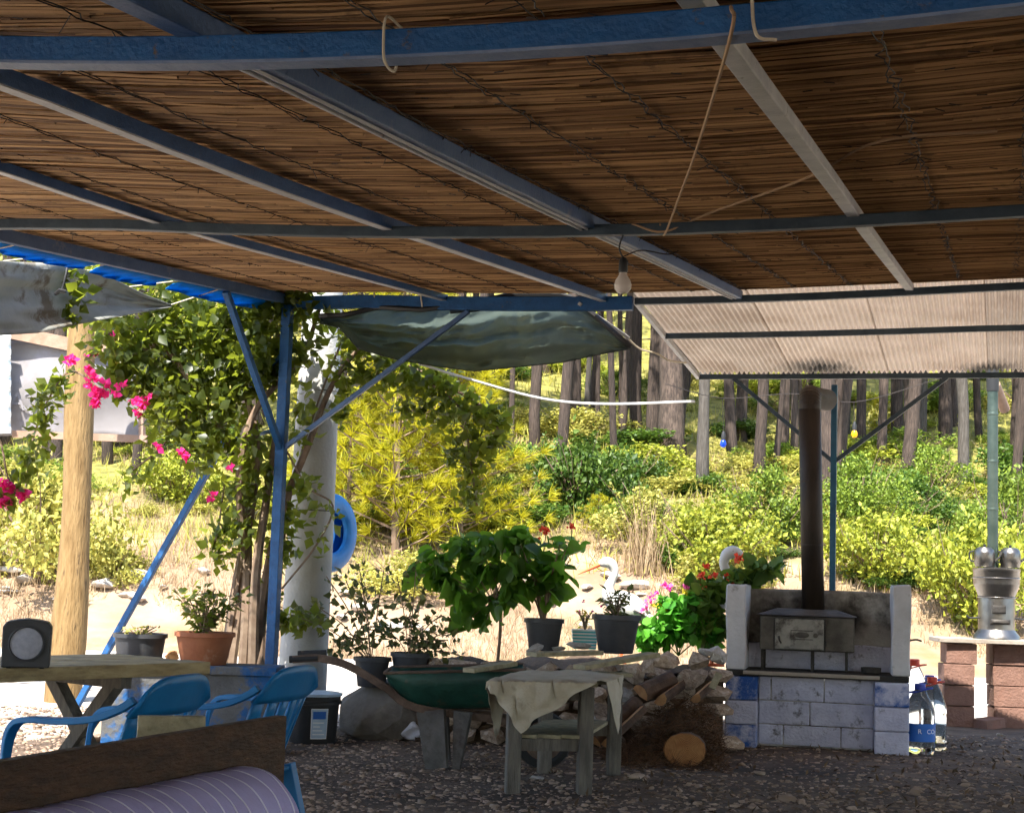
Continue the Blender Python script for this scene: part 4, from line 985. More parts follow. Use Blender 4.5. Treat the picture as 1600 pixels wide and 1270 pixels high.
# bench with dark plank back and a rolled quilt
Bz = .88; BA = G(440, 1117, Bz); BB = G(-60, 1197, Bz); bd = (BA-BB); bd.z = 0; bd.normalize(); bside = Vector((bd.y, -bd.x, 0))
bc = thing('wooden_bench', Vector((BA.x, BA.y, 0)), 'dark brown plank bench in the left foreground', 'bench')
BB2 = BB-bd*1.3
MB().bar([BA-Z*.135, BB2-Z*.135], .035, .27).build('backrest', 'plank_brown', bc, bevel=.004)
for k in range(3):
    c = .09+.15*k; MB().bar([BA+bside*c+Z*(.42-Bz), BB2+bside*c+Z*(.42-Bz)], .14, .035).build('seat_board', 'plank_brown', bc, bevel=.003)
for t in (.08, .92):
    p = BA.lerp(BB2, t)
    MB().bar([Vector((p.x, p.y, 0))+bside*.0, p-Z*.28], .05, .05, up=bd).build('leg', 'blue_paint', bc)
    q = p+bside*.4; MB().bar([Vector((q.x, q.y, 0)), Vector((q.x, q.y, .40))], .05, .05, up=bd).build('leg', 'blue_paint', bc)
# rolled quilt lying on the seat
qr = .165; best = None
for i in range(60):
    for k in range(40):
        sd_ = .05+.3*k/40; q = BA+bside*sd_-bd*(1.2*i/60); q.z = .445+qr
        e = proj(q+bside*qr*.95)[0]-484, proj(q-bd*.12+Z*qr)[1]-1193
        sc0 = abs(e[0])+abs(e[1])
        if best is None or sc0 < best[0]: best = (sc0, q.copy())
qa = best[1]; ax = -bd; QL = 2.0
ql = thing('rolled_quilt', Vector((qa.x, qa.y, qa.z-qr)), 'lilac quilt rolled up with pale stitched rings in the foreground', 'quilt')
random.seed(14); seams = []; s_ = .03
while s_ < QL: seams.append(s_); s_ += random.uniform(.05, .08)
def qpt(s_, th, out=0.):
    e = min(1, s_/.09); r = qr*(.45+.55*math.sqrt(max(0, 1-(1-e)**2)))
    near = min(abs(s_-q-.006*math.sin(th*3+q*20)) for q in seams); r *= 1-.03*math.exp(-(near/.007)**2)
    r *= 1+.012*math.sin(th*2+s_*5)+.008*math.sin(th*5+s_*17)+.006*math.sin(th*9-s_*31)
    if math.sin(th) < 0: r *= 1+.05*math.sin(th)
    fl_ = .03*math.exp(-((th-2.2)/.12)**2)
    return qa+ax*s_+(bside*math.cos(th)+Z*math.sin(th))*(r+out+.3*fl_)
MB().grid(lambda a, b: qpt(QL*a, 2*math.pi*b-1.2), 330, 56).build('roll', 'quilt', ql, smooth=True)
mb = MB()
for q in seams:
    mb.tube([qpt(q+.006*math.sin(th*3+q*20), th, .0016) for th in np.linspace(-.6, 3.6, 40)], .0026, 4)
mb.build('stitching', 'quilt_stitch', ql)
mb = MB()
sp_ = []
for k in range(110): a = k*.26; sp_.append(qa+ax*(.012*math.sin(k*.05))+(bside*math.cos(a)+Z*math.sin(a))*min(qr*.5, .008+.0008*k))
mb.tube(sp_, .009, 6).build('spiral_end', 'quilt', ql, smooth=True)
# small plank leaning behind bench
c = W(268, 1132, 5.4); hz0 = (c.z+.03)/2; tag(MB().box(Vector((c.x, c.y, hz0)), Vector((.97, .25, 0)), Vector((-.25, .97, 0)), Z, .11, .02, hz0).build('wood_offcut', 'board_wood', loc=Vector((c.x, c.y, 0)), bevel=.003), 'pale upright board showing above the dark bench back', 'board')

# ================================================================== pots, buckets, wheelbarrow, boulder
def potmesh(o, base, r0, r1, h, mat, rim=.012):
    MB().lathe(base, [(r0*.96, 0), (r0, .006), (r1*.985, h*.86), (r1+rim, h*.87), (r1+rim, h), (r1-.004, h), (r1-.012, h*.8), (r1-.03, h*.8)], 32, caps=True).build('pot', mat, o, smooth=True)
    MB().lathe(base+Z*h*.78, [(r1-.012, 0), (r1*.5, .015), (0, .02)], 20).build('soil', 'soil', o, smooth=True)
def plant(base, h, stems, spread, leaf, nl, mat, o, tmpl=BROAD, flowers=None, fm='red_flower', seed=0, low=.25, droop=.0, wf=.8):
    random.seed(seed); mb = MB(); Ps, Ds = [], []
    for k in range(stems):
        a = random.uniform(0, 6.28); q = spread*random.uniform(.3, 1); hh = h*random.uniform(.7, 1)
        pts = spline([base, base+Vector((q*.3*math.cos(a), q*.3*math.sin(a), hh*.45)), base+Vector((q*math.cos(a), q*math.sin(a), hh))], 5)
        mb.tube(pts, [.010*(1-.7*i/len(pts)) for i in range(len(pts))], 5)
        for _ in range(nl):
            t = low+(1-low)*random.random()**.7; p = pts[min(len(pts)-1, int(t*len(pts)))]
            d = Vector((random.gauss(0, 1), random.gauss(0, 1), random.uniform(-.5, .5)-droop)).normalized()
            Ps.append(p+d*leaf*.5); Ds.append(d)
    leafobj('foliage', np.array(Ps), leaf, leaf*wf, tmpl, mat, o, D=np.array(Ds), jit=.25, up=1.5)
    mb.build('stem', 'twig', o)
def potted(px, ytop, ybot, wpx, d, label, mat='black_pot', taper=.8, zmin=None):
    t = W(px, ytop, d); b = W(px, ybot, d); r1 = wpx/2/F*d; h = t.z-b.z
    o = thing('potted_plant', b, label, 'potted plant'); potmesh(o, b, r1*taper, r1, h, mat); return o, t-Z*h*.2
# ledge carrying the left pots
lz = W(318, 1038, 11.2).z
l0, l1 = W(168, 1040, 11.2), W(432, 1040, 11.2)
lw = thing('blue_block_bench', Vector((l0.x, 11.2, 0)), 'low masonry bench with worn blue paint behind the chairs', 'masonry bench')
MB().box((l0.lerp(l1, .5).x, 11.28, (lz-.06)/2), (1, 0, 0), (0, 1, 0), Z, (l1.x-l0.x)/2, .17, (lz-.06)/2).build('body', 'painted_blue_wall', lw, bevel=.01)
MB().box((l0.lerp(l1, .5).x, 11.28, lz-.03), (1, 0, 0), (0, 1, 0), Z, (l1.x-l0.x)/2+.02, .2, .03).build('top_slab', 'painted_blue_wall', lw, bevel=.008)
o, t = potted(217, 989, 1038, 78, 11.28, 'low black pot with sprouts behind the table', taper=.85); plant(t, .1, 9, .14, .035, 6, 'leaf_olive', o, LEAF, seed=2)
o, t = potted(318, 987, 1038, 88, 11.25, 'terracotta pot with a bushy green plant behind the table', 'terracotta', .78); plant(t, .36, 16, .26, .06, 22, 'leaf_vine', o, LEAF, seed=3, low=.2, wf=.5)
c = W(266, 1030, 11.2)
tag(MB().hull(W(268, 1026, 11.2)+Z*.005, (.06, .05, .045), 16).build('small_stone', 'split_wood', loc=c), 'ochre stone between the black pot and the terracotta pot', 'stone')

# raised bed and its dry stone wall
bz_ = .62
rb = thing('raised_bed', (W(830, 1000, 13).x, 12.4, 0), 'raised planting bed held by a dry stone wall', 'raised bed')
xl, xr = W(655, 1000, 12.5).x, W(1129, 1000, 12.5).x
def bedf(a, b): x = xl+(xr-xl)*a; return Vector((x, 12.35+1.45*b, bz_-.06+.05*math.sin(a*9)*math.sin(b*5)+.03*math.sin(a*31+b*9)))
MB().grid(bedf, 30, 10).build('bed_soil', 'soil', rb, smooth=True)
MB().box(((xl+xr)/2, 13.1, .26), (1, 0, 0), (0, 1, 0), Z, (xr-xl)/2-.002, .72, .27).build('bed_core', 'soil', rb)
random.seed(44)
SM = []
for k in range(9):
    mb = MB().hull((0, 0, 0), (1, .9, .85), 16, flat=.72); me = bpy.data.meshes.new('stone'); me.from_pydata([tuple(q) for q in mb.v], [], mb.f); me.materials.append(MATS['stone' if k < 7 else 'stone_white']); SM.append(me)
def stone(c, s, k, parent):
    o = bpy.data.objects.new('stone', SM[k % 9]); COL.objects.link(o); o.parent = parent; o.location = Vector(c)-ORG[parent.name]
    o.rotation_euler = (random.uniform(-.2, .2), random.uniform(-.25, .25), random.uniform(-.6, .6)); o.scale = s; return o
yw = 12.32
for row in range(5):
    x = xl+random.uniform(0, .1)
    while x < xr:
        wd = random.uniform(.09, .17); hz_ = .075*random.uniform(.85, 1.2)
        if W(1112, 1000, yw).x > x: stone((x+wd, yw+random.uniform(-.04, .05)+row*.015, .07+row*.125), (wd*1.12, .13, hz_*1.25), random.randrange(7), rb)
        x += wd*1.85
for px, py, w_, h_, k in ((1040, 1033, 46, 34, 0), (1092, 1030, 36, 34, 1), (1120, 1022, 34, 34, 7), (990, 1052, 24, 36, 2), (1012, 1040, 26, 30, 3), (1078, 1062, 40, 34, 4), (975, 1085, 30, 24, 7), (1105, 1018, 22, 14, 8), (905, 1008, 30, 10, 8), (835, 1012, 26, 12, 7), (870, 1013, 22, 9, 8), (935, 1085, 28, 28, 5), (940, 1110, 26, 20, 3)):
    c = W(px, py, 12.12); stone(c, (w_/2/F*12.2*1.35, .14, h_/2/F*12.2*1.35), k, rb)
# plants on the bed
o, t = potted(849, 966, 1016, 58, 12.5, 'black pot with an orange red geranium on the stone wall', taper=.78)
plant(t, .66, 12, .34, .12, 13, 'leaf_pot', o, seed=5, low=.45)
clusters(o, ((853, 829, .032, 40), (893, 824, .026, 32), (842, 843, .016, 12), (822, 858, .02, 14), (820, 864, .016, 10)), 12.5, 0.028, 'red_flower')
mb = MB()
for x, y in ((853, 832), (893, 828)): mb.tube(spline([t+Z*.3, W(x-4, y+40, 12.5), W(x, y, 12.5)], 4), .004, 4)
mb.build('flower_stalk', 'leaf_pot', o)
hb = W(775, 1040, 12.42); o = thing('tall_plant', hb, 'tall dark leafy shrub behind the wheelbarrow', 'plant')
wirecurve([hb-Z*.15, W(782, 980, 12.42), W(778, 930, 12.42), W(765, 880, 12.42)], .013).build('stem', 'twig', o)
random.seed(6); Ps, Ds = [], []; mb = MB()
for x, y, n in ((690, 870, 22), (720, 850, 26), (755, 850, 26), (790, 840, 24), (815, 835, 18), (700, 900, 22), (740, 890, 28), (775, 890, 26), (805, 880, 22), (670, 880, 10), (715, 930, 18), (745, 940, 18), (780, 930, 18), (805, 920, 12), (735, 965, 10), (760, 970, 8), (680, 895, 10), (660, 890, 4)):
    mb.tube([W(770, 940, 12.42), W(x, y, 12.42)], .005, 4)
    for q in blob(W(x, y, 12.42), (.11, .2, .11), n, .2): Ps.append(q); Ds.append((random.gauss(0, .6), random.gauss(0, .6), -.7))
leafobj('foliage', np.array(Ps), .14, .085, BROAD, 'leaf_pot', o, D=np.array(Ds), jit=.35, up=.5); mb.build('branch', 'twig', o)
for px, yt, w_, lb, sd in ((580, 1026, 54, 'black pot with a sparse spreading plant left on the stone wall', 8), (640, 1019, 58, 'black pot with thin leafy stems behind the wheelbarrow handle', 9)):
    o, t = potted(px, yt, yt+46, w_, 12.4, lb, taper=.8); random.seed(sd)
    mb = MB(); Ps, Ds = [], []
    tips = ((540, 905), (510, 900), (560, 880), (600, 890), (570, 930), (500, 950), (455, 960), (545, 990), (520, 1010), (590, 960)) if sd == 8 else ((620, 900), (650, 890), (675, 870), (690, 960), (640, 960), (600, 990), (700, 1000), (720, 985), (660, 1000), (690, 1020), (735, 1030))
    for x, y in tips:
        e = W(x, y, 12.4+random.uniform(-.3, .2)); s = spline([t, t.lerp(e, .5)+Vector((0, 0, .06)), e], 6); mb.tube(s, .005, 4)
        for _ in range(34):
            p = s[random.randrange(4, len(s))]; d = Vector((random.gauss(0, 1), random.gauss(0, 1), random.gauss(0, .7))).normalized(); Ps.append(p+d*.045); Ds.append(d)
    leafobj('foliage', np.array(Ps), .065, .04, LEAF, 'leaf_grey', o, D=np.array(Ds), jit=.3, up=1); mb.build('stem', 'twig', o)
o, t = potted(962, 960, 1020, 72, 12.45, 'large black tapered pot in front of the stork', taper=.74); plant(t, .24, 10, .12, .07, 12, 'leaf_grey', o, LEAF, seed=11, low=.1, wf=.35)
c = W(913, 1013, 12.75); o = thing('striped_planter', c, 'small planter with teal and white stripes beside the black pots', 'planter')
for k in range(12):
    z0 = k*.0125; f_ = .065+.012*k/12
    MB().box(c+Z*(z0+.006), (1, 0, 0), (0, 1, 0), Z, f_*1.35, f_, .0064).build('stripe', 'stripe_teal' if k % 2 == 0 else 'stripe_white', o)
plant(c+Z*.15, .16, 7, .08, .04, 8, 'needles_yellow', o, LEAF, seed=12, wf=.4)
clusters(o, ((912, 938, .014, 8), (925, 955, .014, 8), (935, 960, .01, 6), (903, 958, .012, 6), (940, 948, .01, 5)), 12.8, 0.02, 'pink')
# lit geranium bed plants
c = W(1060, 1018, 13.3); o = thing('flowering_plant', c, 'sunlit bright green plant with pink flowers beside the barbecue', 'plant')
Ps = [blob(W(x, y, 13.42), (rx, .25, rz), n, .2) for x, y, rx, rz, n in ((1030, 990, .17, .12, 150), (1070, 975, .2, .16, 200), (1050, 950, .15, .1, 120), (1105, 985, .12, .14, 110), (1010, 1000, .1, .08, 60), (1095, 945, .12, .1, 80))]
leafobj('foliage', np.concatenate(Ps), .09, .075, BROAD, 'leaf_bright', o, up=1.5)
mb = MB()
for x, y in ((1030, 990), (1070, 975), (1050, 950), (1105, 985), (1095, 945), (1030, 920)): mb.tube([W(1060, 1024, 13.3), W(x, y, 13.4)], .006, 4)
mb.build('stem', 'leaf_pot', o)
clusters(o, ((1038, 914, .03, 26), (1047, 918, .022, 18), (1072, 917, .028, 24), (1027, 926, .02, 14), (1015, 935, .025, 16), (1008, 946, .022, 14), (1003, 952, .018, 8), (1053, 934, .018, 12), (1020, 930, .016, 8), (1065, 937, .012, 8), (1012, 940, .02, 10)), 13.38, 0.03, 'pink')
clusters(o, ((1070, 925, .035, 26), (1025, 945, .03, 18), (1035, 950, .03, 16), (1060, 945, .025, 12)), 13.4, 0.03, 'yellow_flower')
c = W(1106, 1016, 13.35); o = thing('flowering_plant', c, 'dark leafy plant with red flowers behind the barbecue corner', 'plant')
Ps = [blob(W(x, y, 13.36), (rx, .14, rz), n, .2) for x, y, rx, rz, n in ((1155, 908, .12, .05, 36), (1180, 892, .12, .05, 34), (1198, 896, .1, .05, 30), (1112, 930, .17, .09, 100), (1112, 975, .14, .14, 80), (1140, 915, .16, .05, 50), (1100, 950, .12, .12, 60))]
leafobj('foliage', np.concatenate(Ps), .12, .09, BROAD, 'leaf_dark', o, up=1.2)
mb = MB()
for x, y in ((1140, 912), (1180, 892), (1200, 895), (1110, 940)): mb.tube(spline([c, W(1112, 950, 13.36), W(x, y, 13.36)], 4), .008, 4)
mb.build('stem', 'leaf_pot', o)
clusters(o, ((1097, 900, .03, 24), (1116, 898, .026, 18), (1140, 909, .03, 22), (1100, 917, .022, 14), (1104, 884, .03, 18), (1155, 873, .04, 34), (1135, 898, .02, 10)), 13.3, 0.032, 'red_flower')

# stork statues
def stork(px, ytop, d, h, flip, label, ybase):
    b = W(px, ybase, d); b.z = bz_-.04; hgt = W(px, ytop, d).z-b.z; s = hgt; f = -1 if flip else 1
    o = thing('stork_statue', b, label, 'bird statue')
    Pp = lambda x, z, y=0: b+Vector((f*x*s, y*s, z*s))
    pts = [Pp(-.30, .42), Pp(-.22, .46), Pp(-.1, .52), Pp(.02, .57), Pp(.1, .63), Pp(.12, .70), Pp(.09, .78), Pp(.065, .85), Pp(.09, .92), Pp(.14, .945), Pp(.19, .935), Pp(.215, .925)]
    MB().tube(spline(pts, 4), [r*s for r in sum([[a+(c-a)*k/4 for k in range(4)] for a, c in zip((.015, .09, .13, .125, .085, .05, .04, .037, .05, .055, .04), (.09, .13, .125, .085, .05, .04, .037, .05, .055, .04, .02))], [])]+[.02*s], 16).build('body', 'statue_white', o, smooth=True)
    MB().tube([Pp(.2, .93), Pp(.3, .88), Pp(.42, .82)], [.024*s, .016*s, .003*s], 8).build('beak', 'statue_orange', o, smooth=True)
    for q in (-.04, .04):
        MB().tube([Pp(-.02, .46, q), Pp(-.01, .24, q), Pp(-.02, .02, q)], [.018*s, .014*s, .014*s], 7).build('leg', 'statue_orange', o, smooth=True)
        MB().tube([Pp(-.06, .01, q), Pp(.08, .008, q)], [.014*s, .01*s], 6).build('foot', 'statue_orange', o)
        MB().lathe(Pp(.135, .952, q*1.2), [(0, -.008*s), (.012*s, 0), (0, .008*s)], 8, axis=(0, 1, 0)).build('eye', 'statue_black', o)
        MB().grid(lambda i, j: Pp(-.34+.34*i, .44+.13*i-.06*(j-.5)*(1-.3*i)-.03*(1-i), q*3.0*(1-.3*abs(j-.5))*(.55+.45*math.sin(math.pi*min(1, i+.2)))), 10, 6).build('wing', 'statue_black' if False else 'statue_white', o, smooth=True, solid=.006)
    mb = MB()
    for k in range(5): mb.tube([Pp(-.36+.02*k, .40+.012*k, -.1), Pp(-.2+.03*k, .44+.02*k, -.125)], .004*s, 4)
    mb.build('wing_line', 'statue_black', o); return o
stork(968, 870, 13.5, .8, True, 'white stork statue with an orange beak facing left', 1020)
stork(1116, 851, 13.56, .9, False, 'white stork statue whose head rises over red flowers', 1020)
# tall dry grass clump
c = T(1005, 900); v, f = scatter(np.array(c)[None]+rng.normal(0, .16, (170, 3))*[1, 1, .1], .95, .018, BLADE, D=np.tile([0, 0, 1.], (170, 1)), jit=.13)
tag(addmesh('dry_grass_clump', npmesh('dry_grass_clump', v-np.array(c), f), 'dry_grass', loc=c), 'tall clump of dry straw grass behind the stork', 'grass clump')
# boulder, bucket, sacks
c = G(592, 1158); c.y += .3
MB_ = MB().hull(c+Z*.2, (.42, .38, .32), 40, flat=.78)
tag(MB_.build('boulder', 'boulder', loc=c, bevel=.012), 'large grey block of stone left of the wheelbarrow', 'boulder')
c = G(488, 1160); d = c.y; r = 40/F*d; h = .35
bk_ = thing('bucket', c, 'black plastic bucket with a pale blue label beside the boulder', 'bucket')
MB().lathe(c, [(r*.86, 0), (r*.88, .01), (r*.97, h*.82), (r*1.06, h*.83), (r*1.06, h*.9), (r*1.02, h*.91), (r*1.02, h)], 36).build('body', 'black_plastic', bk_, smooth=True)
MB().lathe(c+Z*h, [(r*1.07, 0), (r*1.08, .018), (r*.98, .024), (0, .022)], 36).build('lid', 'label_pale', bk_, smooth=True)
def lab(fa, fz0, fz1, a0, a1, mat, name, par, rr_=None, c=c, n=8):
    def fn(i, j):
        a = a0+(a1-a0)*i; z = fz0+(fz1-fz0)*j; q = (rr_(z) if rr_ else r*(.88+.09*z/(h*.82)))+fa
        return c+Vector((math.sin(a)*q, -math.cos(a)*q, z))
    return MB().grid(fn, n, 6).build(name, mat, par, smooth=True)
lab(.002, .045, .265, .02, .72, 'print_white', 'label', bk_)
lab(.0035, .052, .258, .05, .69, 'label_pale', 'label', bk_)
lab(.005, .19, .245, .10, .62, 'label_blue', 'print', bk_)
for k, (a, b_) in enumerate(((.1, .6), (.1, .5), (.12, .4), (.1, .55))): lab(.005, .075+.028*k, .083+.028*k, a, b_, 'print_white', 'print', bk_)
for cpx, cpy, sx_, sz_, lb in ((645, 1160, .13, .17, 'crumpled white sack between boulder and wheelbarrow leg'), (758, 1160, .15, .17, 'crumpled white sack right of the wheelbarrow leg')):
    c = G(cpx, cpy); c.y += .15
    def sf(a, b):
        th = 2*math.pi*a; ph = math.pi*(b-.5)*.98; k = 1+.13*math.sin(th*3+b*9)+.1*math.sin(th*5-b*14)
        return c+Vector((sx_*math.cos(th)*math.cos(ph)*k*(1.15-.5*b), .11*math.sin(th)*math.cos(ph)*k, max(0, sz_*.5*(1+math.sin(ph))*(1+.15*math.sin(th*2)))))
    tag(MB().grid(sf, 26, 14).build('sack', 'sack', loc=c, smooth=False), lb, 'sack')
c = W(325, 1122, 9.6); tag(MB().hull(Vector((c.x, 9.6, .12)), (.11, .09, .12), 22).build('plastic_bag', 'sack', loc=Vector((c.x, 9.6, 0))), 'crumpled white plastic bag seen through the chair slats', 'bag')
c = G(142, 1160); tag(MB().hull(c+Z*.1, (.17, .14, .13), 22).build('rock', 'stone', loc=c), 'tan rock lying on the ground under the table', 'rock')

# wheelbarrow
wb = G(700, 1196); wd0 = wb.y
wbo = thing('wheelbarrow', wb, 'old green wheelbarrow with rusty handles beside the small table', 'wheelbarrow')
zc = W(720, 1050, wd0).z; tl_, tr_ = W(606, 1050, wd0).x, W(820, 1040, wd0).x
def tray(a, b, k=1.0):
    x = tl_+(tr_-tl_)*a; y = wd0+(-.32+.64*b)
    ea = min(a, 1-a)*2; eb = min(b, 1-b)*2; dep = .25*min(1, ea/.38)**.6*min(1, eb/.4)**.6
    return Vector((x, y+.0, zc+.05*a-dep))
MB().grid(tray, 34, 22).build('tray', 'barrow_green', wbo, smooth=True, solid=.008)
rim = [tray(a, 0) for a in np.linspace(0, 1, 12)]+[tray(1, b) for b in np.linspace(0, 1, 8)[1:]]+[tray(a, 1) for a in np.linspace(1, 0, 12)[1:]]+[tray(0, b) for b in np.linspace(1, 0, 8)[1:]]
MB().tube(rim, .011, 6).build('rim', 'barrow_rust', wbo, smooth=True)
MB().grid(lambda a, b: tray(.08+.84*a, .1+.8*b)+Z*(.1*math.sin(math.pi*a)*math.sin(math.pi*b)), 14, 10).build('load', 'soil', wbo, smooth=True)
for s, (hx, hy) in ((-.26, (457, 1030)), (.26, (470, 1022))):
    hp = W(hx, hy, wd0+s); pts = spline([hp, W(500, 1028, wd0+s), W(545, 1040, wd0+s), W(600, 1072, wd0+s), W(650, 1105, wd0+s*.9), Vector((tr_-.15, wd0+s*.6, zc-.3)), Vector((tr_+.12, wd0+s*.15, .2))], 5)
    MB().bar(pts, .035, [.05]*len(pts)).build('handle', 'barrow_rust', wbo, bevel=.004)
    MB().tube([hp-Vector((.02, 0, 0)), W(hx+40, hy-2, wd0+s)], .024, 10).build('grip', 'rubber', wbo, smooth=True)
    lx = W(685, 1190, wd0).x
    MB().bar([Vector((lx-.05, wd0+s*.9, zc-.24)), Vector((lx, wd0+s*.9, .01))], [.05, .04], [.19, .15], up=U).build('leg', 'barrow_leg', wbo)
    MB().bar([Vector((lx+.16, wd0+s*.9, zc-.24)), Vector((lx+.13, wd0+s*.9, .01))], [.045, .035], [.12, .05], up=U).build('leg', 'barrow_leg', wbo)
wc = Vector((tr_+.14, wd0, .19))
wh = MB().lathe(wc, [(.13, .03), (.15, .045), (.18, .04), (.19, 0), (.18, -.04), (.15, -.045), (.13, -.03)], 28, axis=(0, 1, 0), caps=False).build('wheel', 'rubber', wbo, smooth=True)
MB().lathe(wc, [(.135, .03), (.04, .035), (0, .05)], 20, axis=(0, 1, 0)).lathe(wc, [(.135, -.03), (.04, -.035), (0, -.05)], 20, axis=(0, 1, 0)).build('hub', 'barrow_rust', wh)

# small rustic table with draped cloth
FL, FR, BL_, BR = G(800, 1240), G(912, 1241), G(850, 1208), G(958, 1211)
zt2 = .665; ctr = (FL+FR+BL_+BR)/4
st = thing('rustic_table', Vector((ctr.x, ctr.y, 0)), 'small weathered wooden table with a lower shelf and a cloth', 'table')
for p in (FL, FR, BL_, BR): MB().bar([p, p+Z*(zt2-.03)], .085, .085, up=(FR-FL).normalized()).build('leg', 'grey_wood', st, bevel=.008)
ex = (FR-FL).normalized(); ey = (BL_-FL); ey.z = 0; lnY = ey.length; ey.normalize()
MB().bar([FL+Z*.29, FR+Z*.29], .03, .07).build('rail', 'grey_wood', st); MB().bar([BL_+Z*.29, BR+Z*.29], .03, .07).build('rail', 'grey_wood', st)
MB().bar([FL+Z*(zt2-.07), FR+Z*(zt2-.07)], .03, .08).build('rail', 'grey_wood', st)
for k in range(3):
    a = FL.lerp(FR, .17+.33*k); MB().bar([a-ey*.02+Z*.34, a+ey*(lnY+.02)+Z*.34], .135, .022).build('shelf_board', 'board_wood', st, bevel=.003)
for k in range(5):
    t = -.02+.24*k; a = FL+ey*(lnY*t)
    MB().bar([a-ex*random.uniform(.05, .12)+Z*(zt2-.012), a+ex*(.42+random.uniform(.04, .16))+Z*(zt2-.012+random.uniform(0, .006))], .2, .026).build('top_board', 'board_wood', st, bevel=.003)
# cloth
cc = FL.lerp(FR, .42)+ey*(lnY*.2); x0_, x1_ = -.29, .36; y0_ = -.34; 
def clothf(a, b):
    u_, v_ = (a-.5)*1.02, (b-.5)*1.02; rot = .62; x = u_*math.cos(rot)-v_*math.sin(rot); y = u_*math.sin(rot)+v_*math.cos(rot)
    y += .05
    e = Vector((0, 0, 0)); xx = min(max(x, x0_), x1_); yy = max(y, y0_); exx = x-xx; eyy = y-yy; ex_ = math.hypot(exx, eyy)
    wob = .02*math.sin(x*21+y*13)+.012*math.sin(x*40-y*17)
    px_ = xx+(exx*.12+(.03 if exx > 0 else -.03 if exx < 0 else 0)); py_ = yy+(eyy*.12-(.03 if eyy < 0 else 0))
    z = zt2+.008+.012*abs(math.sin(x*9+y*7))*(1 if ex_ == 0 else 0)-ex_*.93
    p = cc+ex*px_+ey*py_; p.z = z
    if ex_ > 0: p += (ex*wob*(1 if abs(eyy) > abs(exx) else .2)-ey*(abs(wob)*1.2 if eyy < 0 else 0))
    return p
tag(MB().grid(clothf, 130, 130).build('cloth', 'cloth', loc=cc+Z*zt2, smooth=True, solid=.003), 'cream cloth draped over the small rustic table', 'cloth')
# loose boards behind
for a, b_, w_, lb in (((732, 1047), (800, 1036), .1, 'thin yellowish board lying across the wheelbarrow rim'), ((905, 1042), (1022, 1022), .14, 'weathered board jutting right from the small table'), ((830, 1022), (935, 1019), .12, 'grey board lying behind the cloth on the small table')):
    dd = 10.45 if a[0] < 800 else 10.6 if a[0] > 900 else 10.9
    p, q = W(*a, dd), W(*b_, dd+.35)
    tag(MB().bar([p-p+p, q], w_, .03).build('board', 'board_wood', loc=p, bevel=.004), lb, 'board')
# firewood and needle heap
def logsplit(a, b_, r, lb, mat='split_wood', n=6):
    a, b_ = Vector(a), Vector(b_); o = thing('firewood_log', a, lb, 'firewood')
    t = (b_-a).normalized(); u_ = t.orthogonal().normalized(); v_ = t.cross(u_); prof = [(math.cos(x)*r, math.sin(x)*r) for x in np.linspace(0, math.pi, n)]+[(0, -r*.2)]
    k = len(prof); vs_ = [p+u_*x+v_*y for p in (a, b_) for x, y in prof]
    MB().add(vs_, [(i, (i+1) % k, k+(i+1) % k, k+i) for i in range(k-1)]).build('bark', 'log_bark', o)
    MB().add(vs_, [tuple(reversed(range(k))), tuple(range(k, 2*k)), (k-1, 0, k, 2*k-1), (k-2, k-1, 2*k-1, 2*k-2)]).build('split_face', mat, o)
    return o
logsplit(W(928, 1160, 11.3), W(995, 1098, 11.6), .06, 'orange split log leaning behind the small table')
logsplit(W(945, 1158, 11.2), W(1002, 1105, 11.5), .05, 'split log leaning beside the orange one')
logsplit(W(1000, 1085, 11.7), W(1048, 1064, 11.9), .075, 'split log with pale end below the stone wall')
logsplit(W(1030, 1090, 11.65), W(1060, 1068, 11.9), .06, 'dark split log resting on the needle heap')
logsplit(W(1085, 1088, 11.7), W(1110, 1066, 11.9), .05, 'short log stub at the top of the needle heap')
c = W(1070, 1155, 11.3); c.z = .115
lg = thing('log_round', c-Z*.115, 'short orange cut log round at the foot of the needle heap', 'firewood')
la = Vector((-.15, -1, .05)).normalized(); MB().lathe(c, [(.145, -.3), (.15, 0)], 14, axis=la, sx=1, sy=.8, x=Vector((1, -.15, 0)).normalized(), caps=False).build('bark', 'log_bark', lg)
log_rings('log_end', (.02, 0, .13))
MB().lathe(c, [(.15, -.005), (.14, .004), (0, .006)], 14, axis=la, sx=1, sy=.8, x=Vector((1, -.15, 0)).normalized()).build('cut_face', 'log_end', lg)
c = W(1112, 1075, 11.75); tag(MB().bar([c, W(1124, 1052, 11.8)], .05, .015, up=V).build('wood_chip', 'board_wood', loc=c), 'pale wood chip standing against the barbecue corner', 'wood chip')
P = []; D_ = []
random.seed(77)
for _ in range(11000):
    px = random.uniform(950, 1128); hmax = .44*math.exp(-(abs(px-1075)/72)**3); t = random.random()**.6
    x = W(px, 1100, 11.7).x; y = 11.75+random.gauss(0, .28); h_ = hmax*math.exp(-((y-11.85)/.3)**2)*t
    P.append((x, y, h_+.01)); D_.append((random.gauss(0, 1), random.gauss(0, 1), random.gauss(0, .5)))
v, f = scatter(np.array(P), .11, .004, NEEDLE, D=np.array(D_), jit=.3); hp_ = Vector((W(1050, 1100, 11.7).x, 11.75, 0))
nh = stuff(addmesh('needle_heap', npmesh('needle_heap', v-np.array(hp_), f), 'brown_needles', loc=hp_), 'heap of brown dry pine needles between stones and barbecue', 'needle heap')
cx = W(1060, 1100, 11.85).x
MB().grid(lambda a, b: Vector((cx+(a-.5)*1.0, 11.9+(b-.5)*1.1, max(-.02, .4*math.exp(-((a-.5)/.24)**2-((b-.5)/.27)**2)-.03+.02*math.sin(a*30+b*17)))), 24, 24).build('heap_core', 'soil', nh, smooth=True)

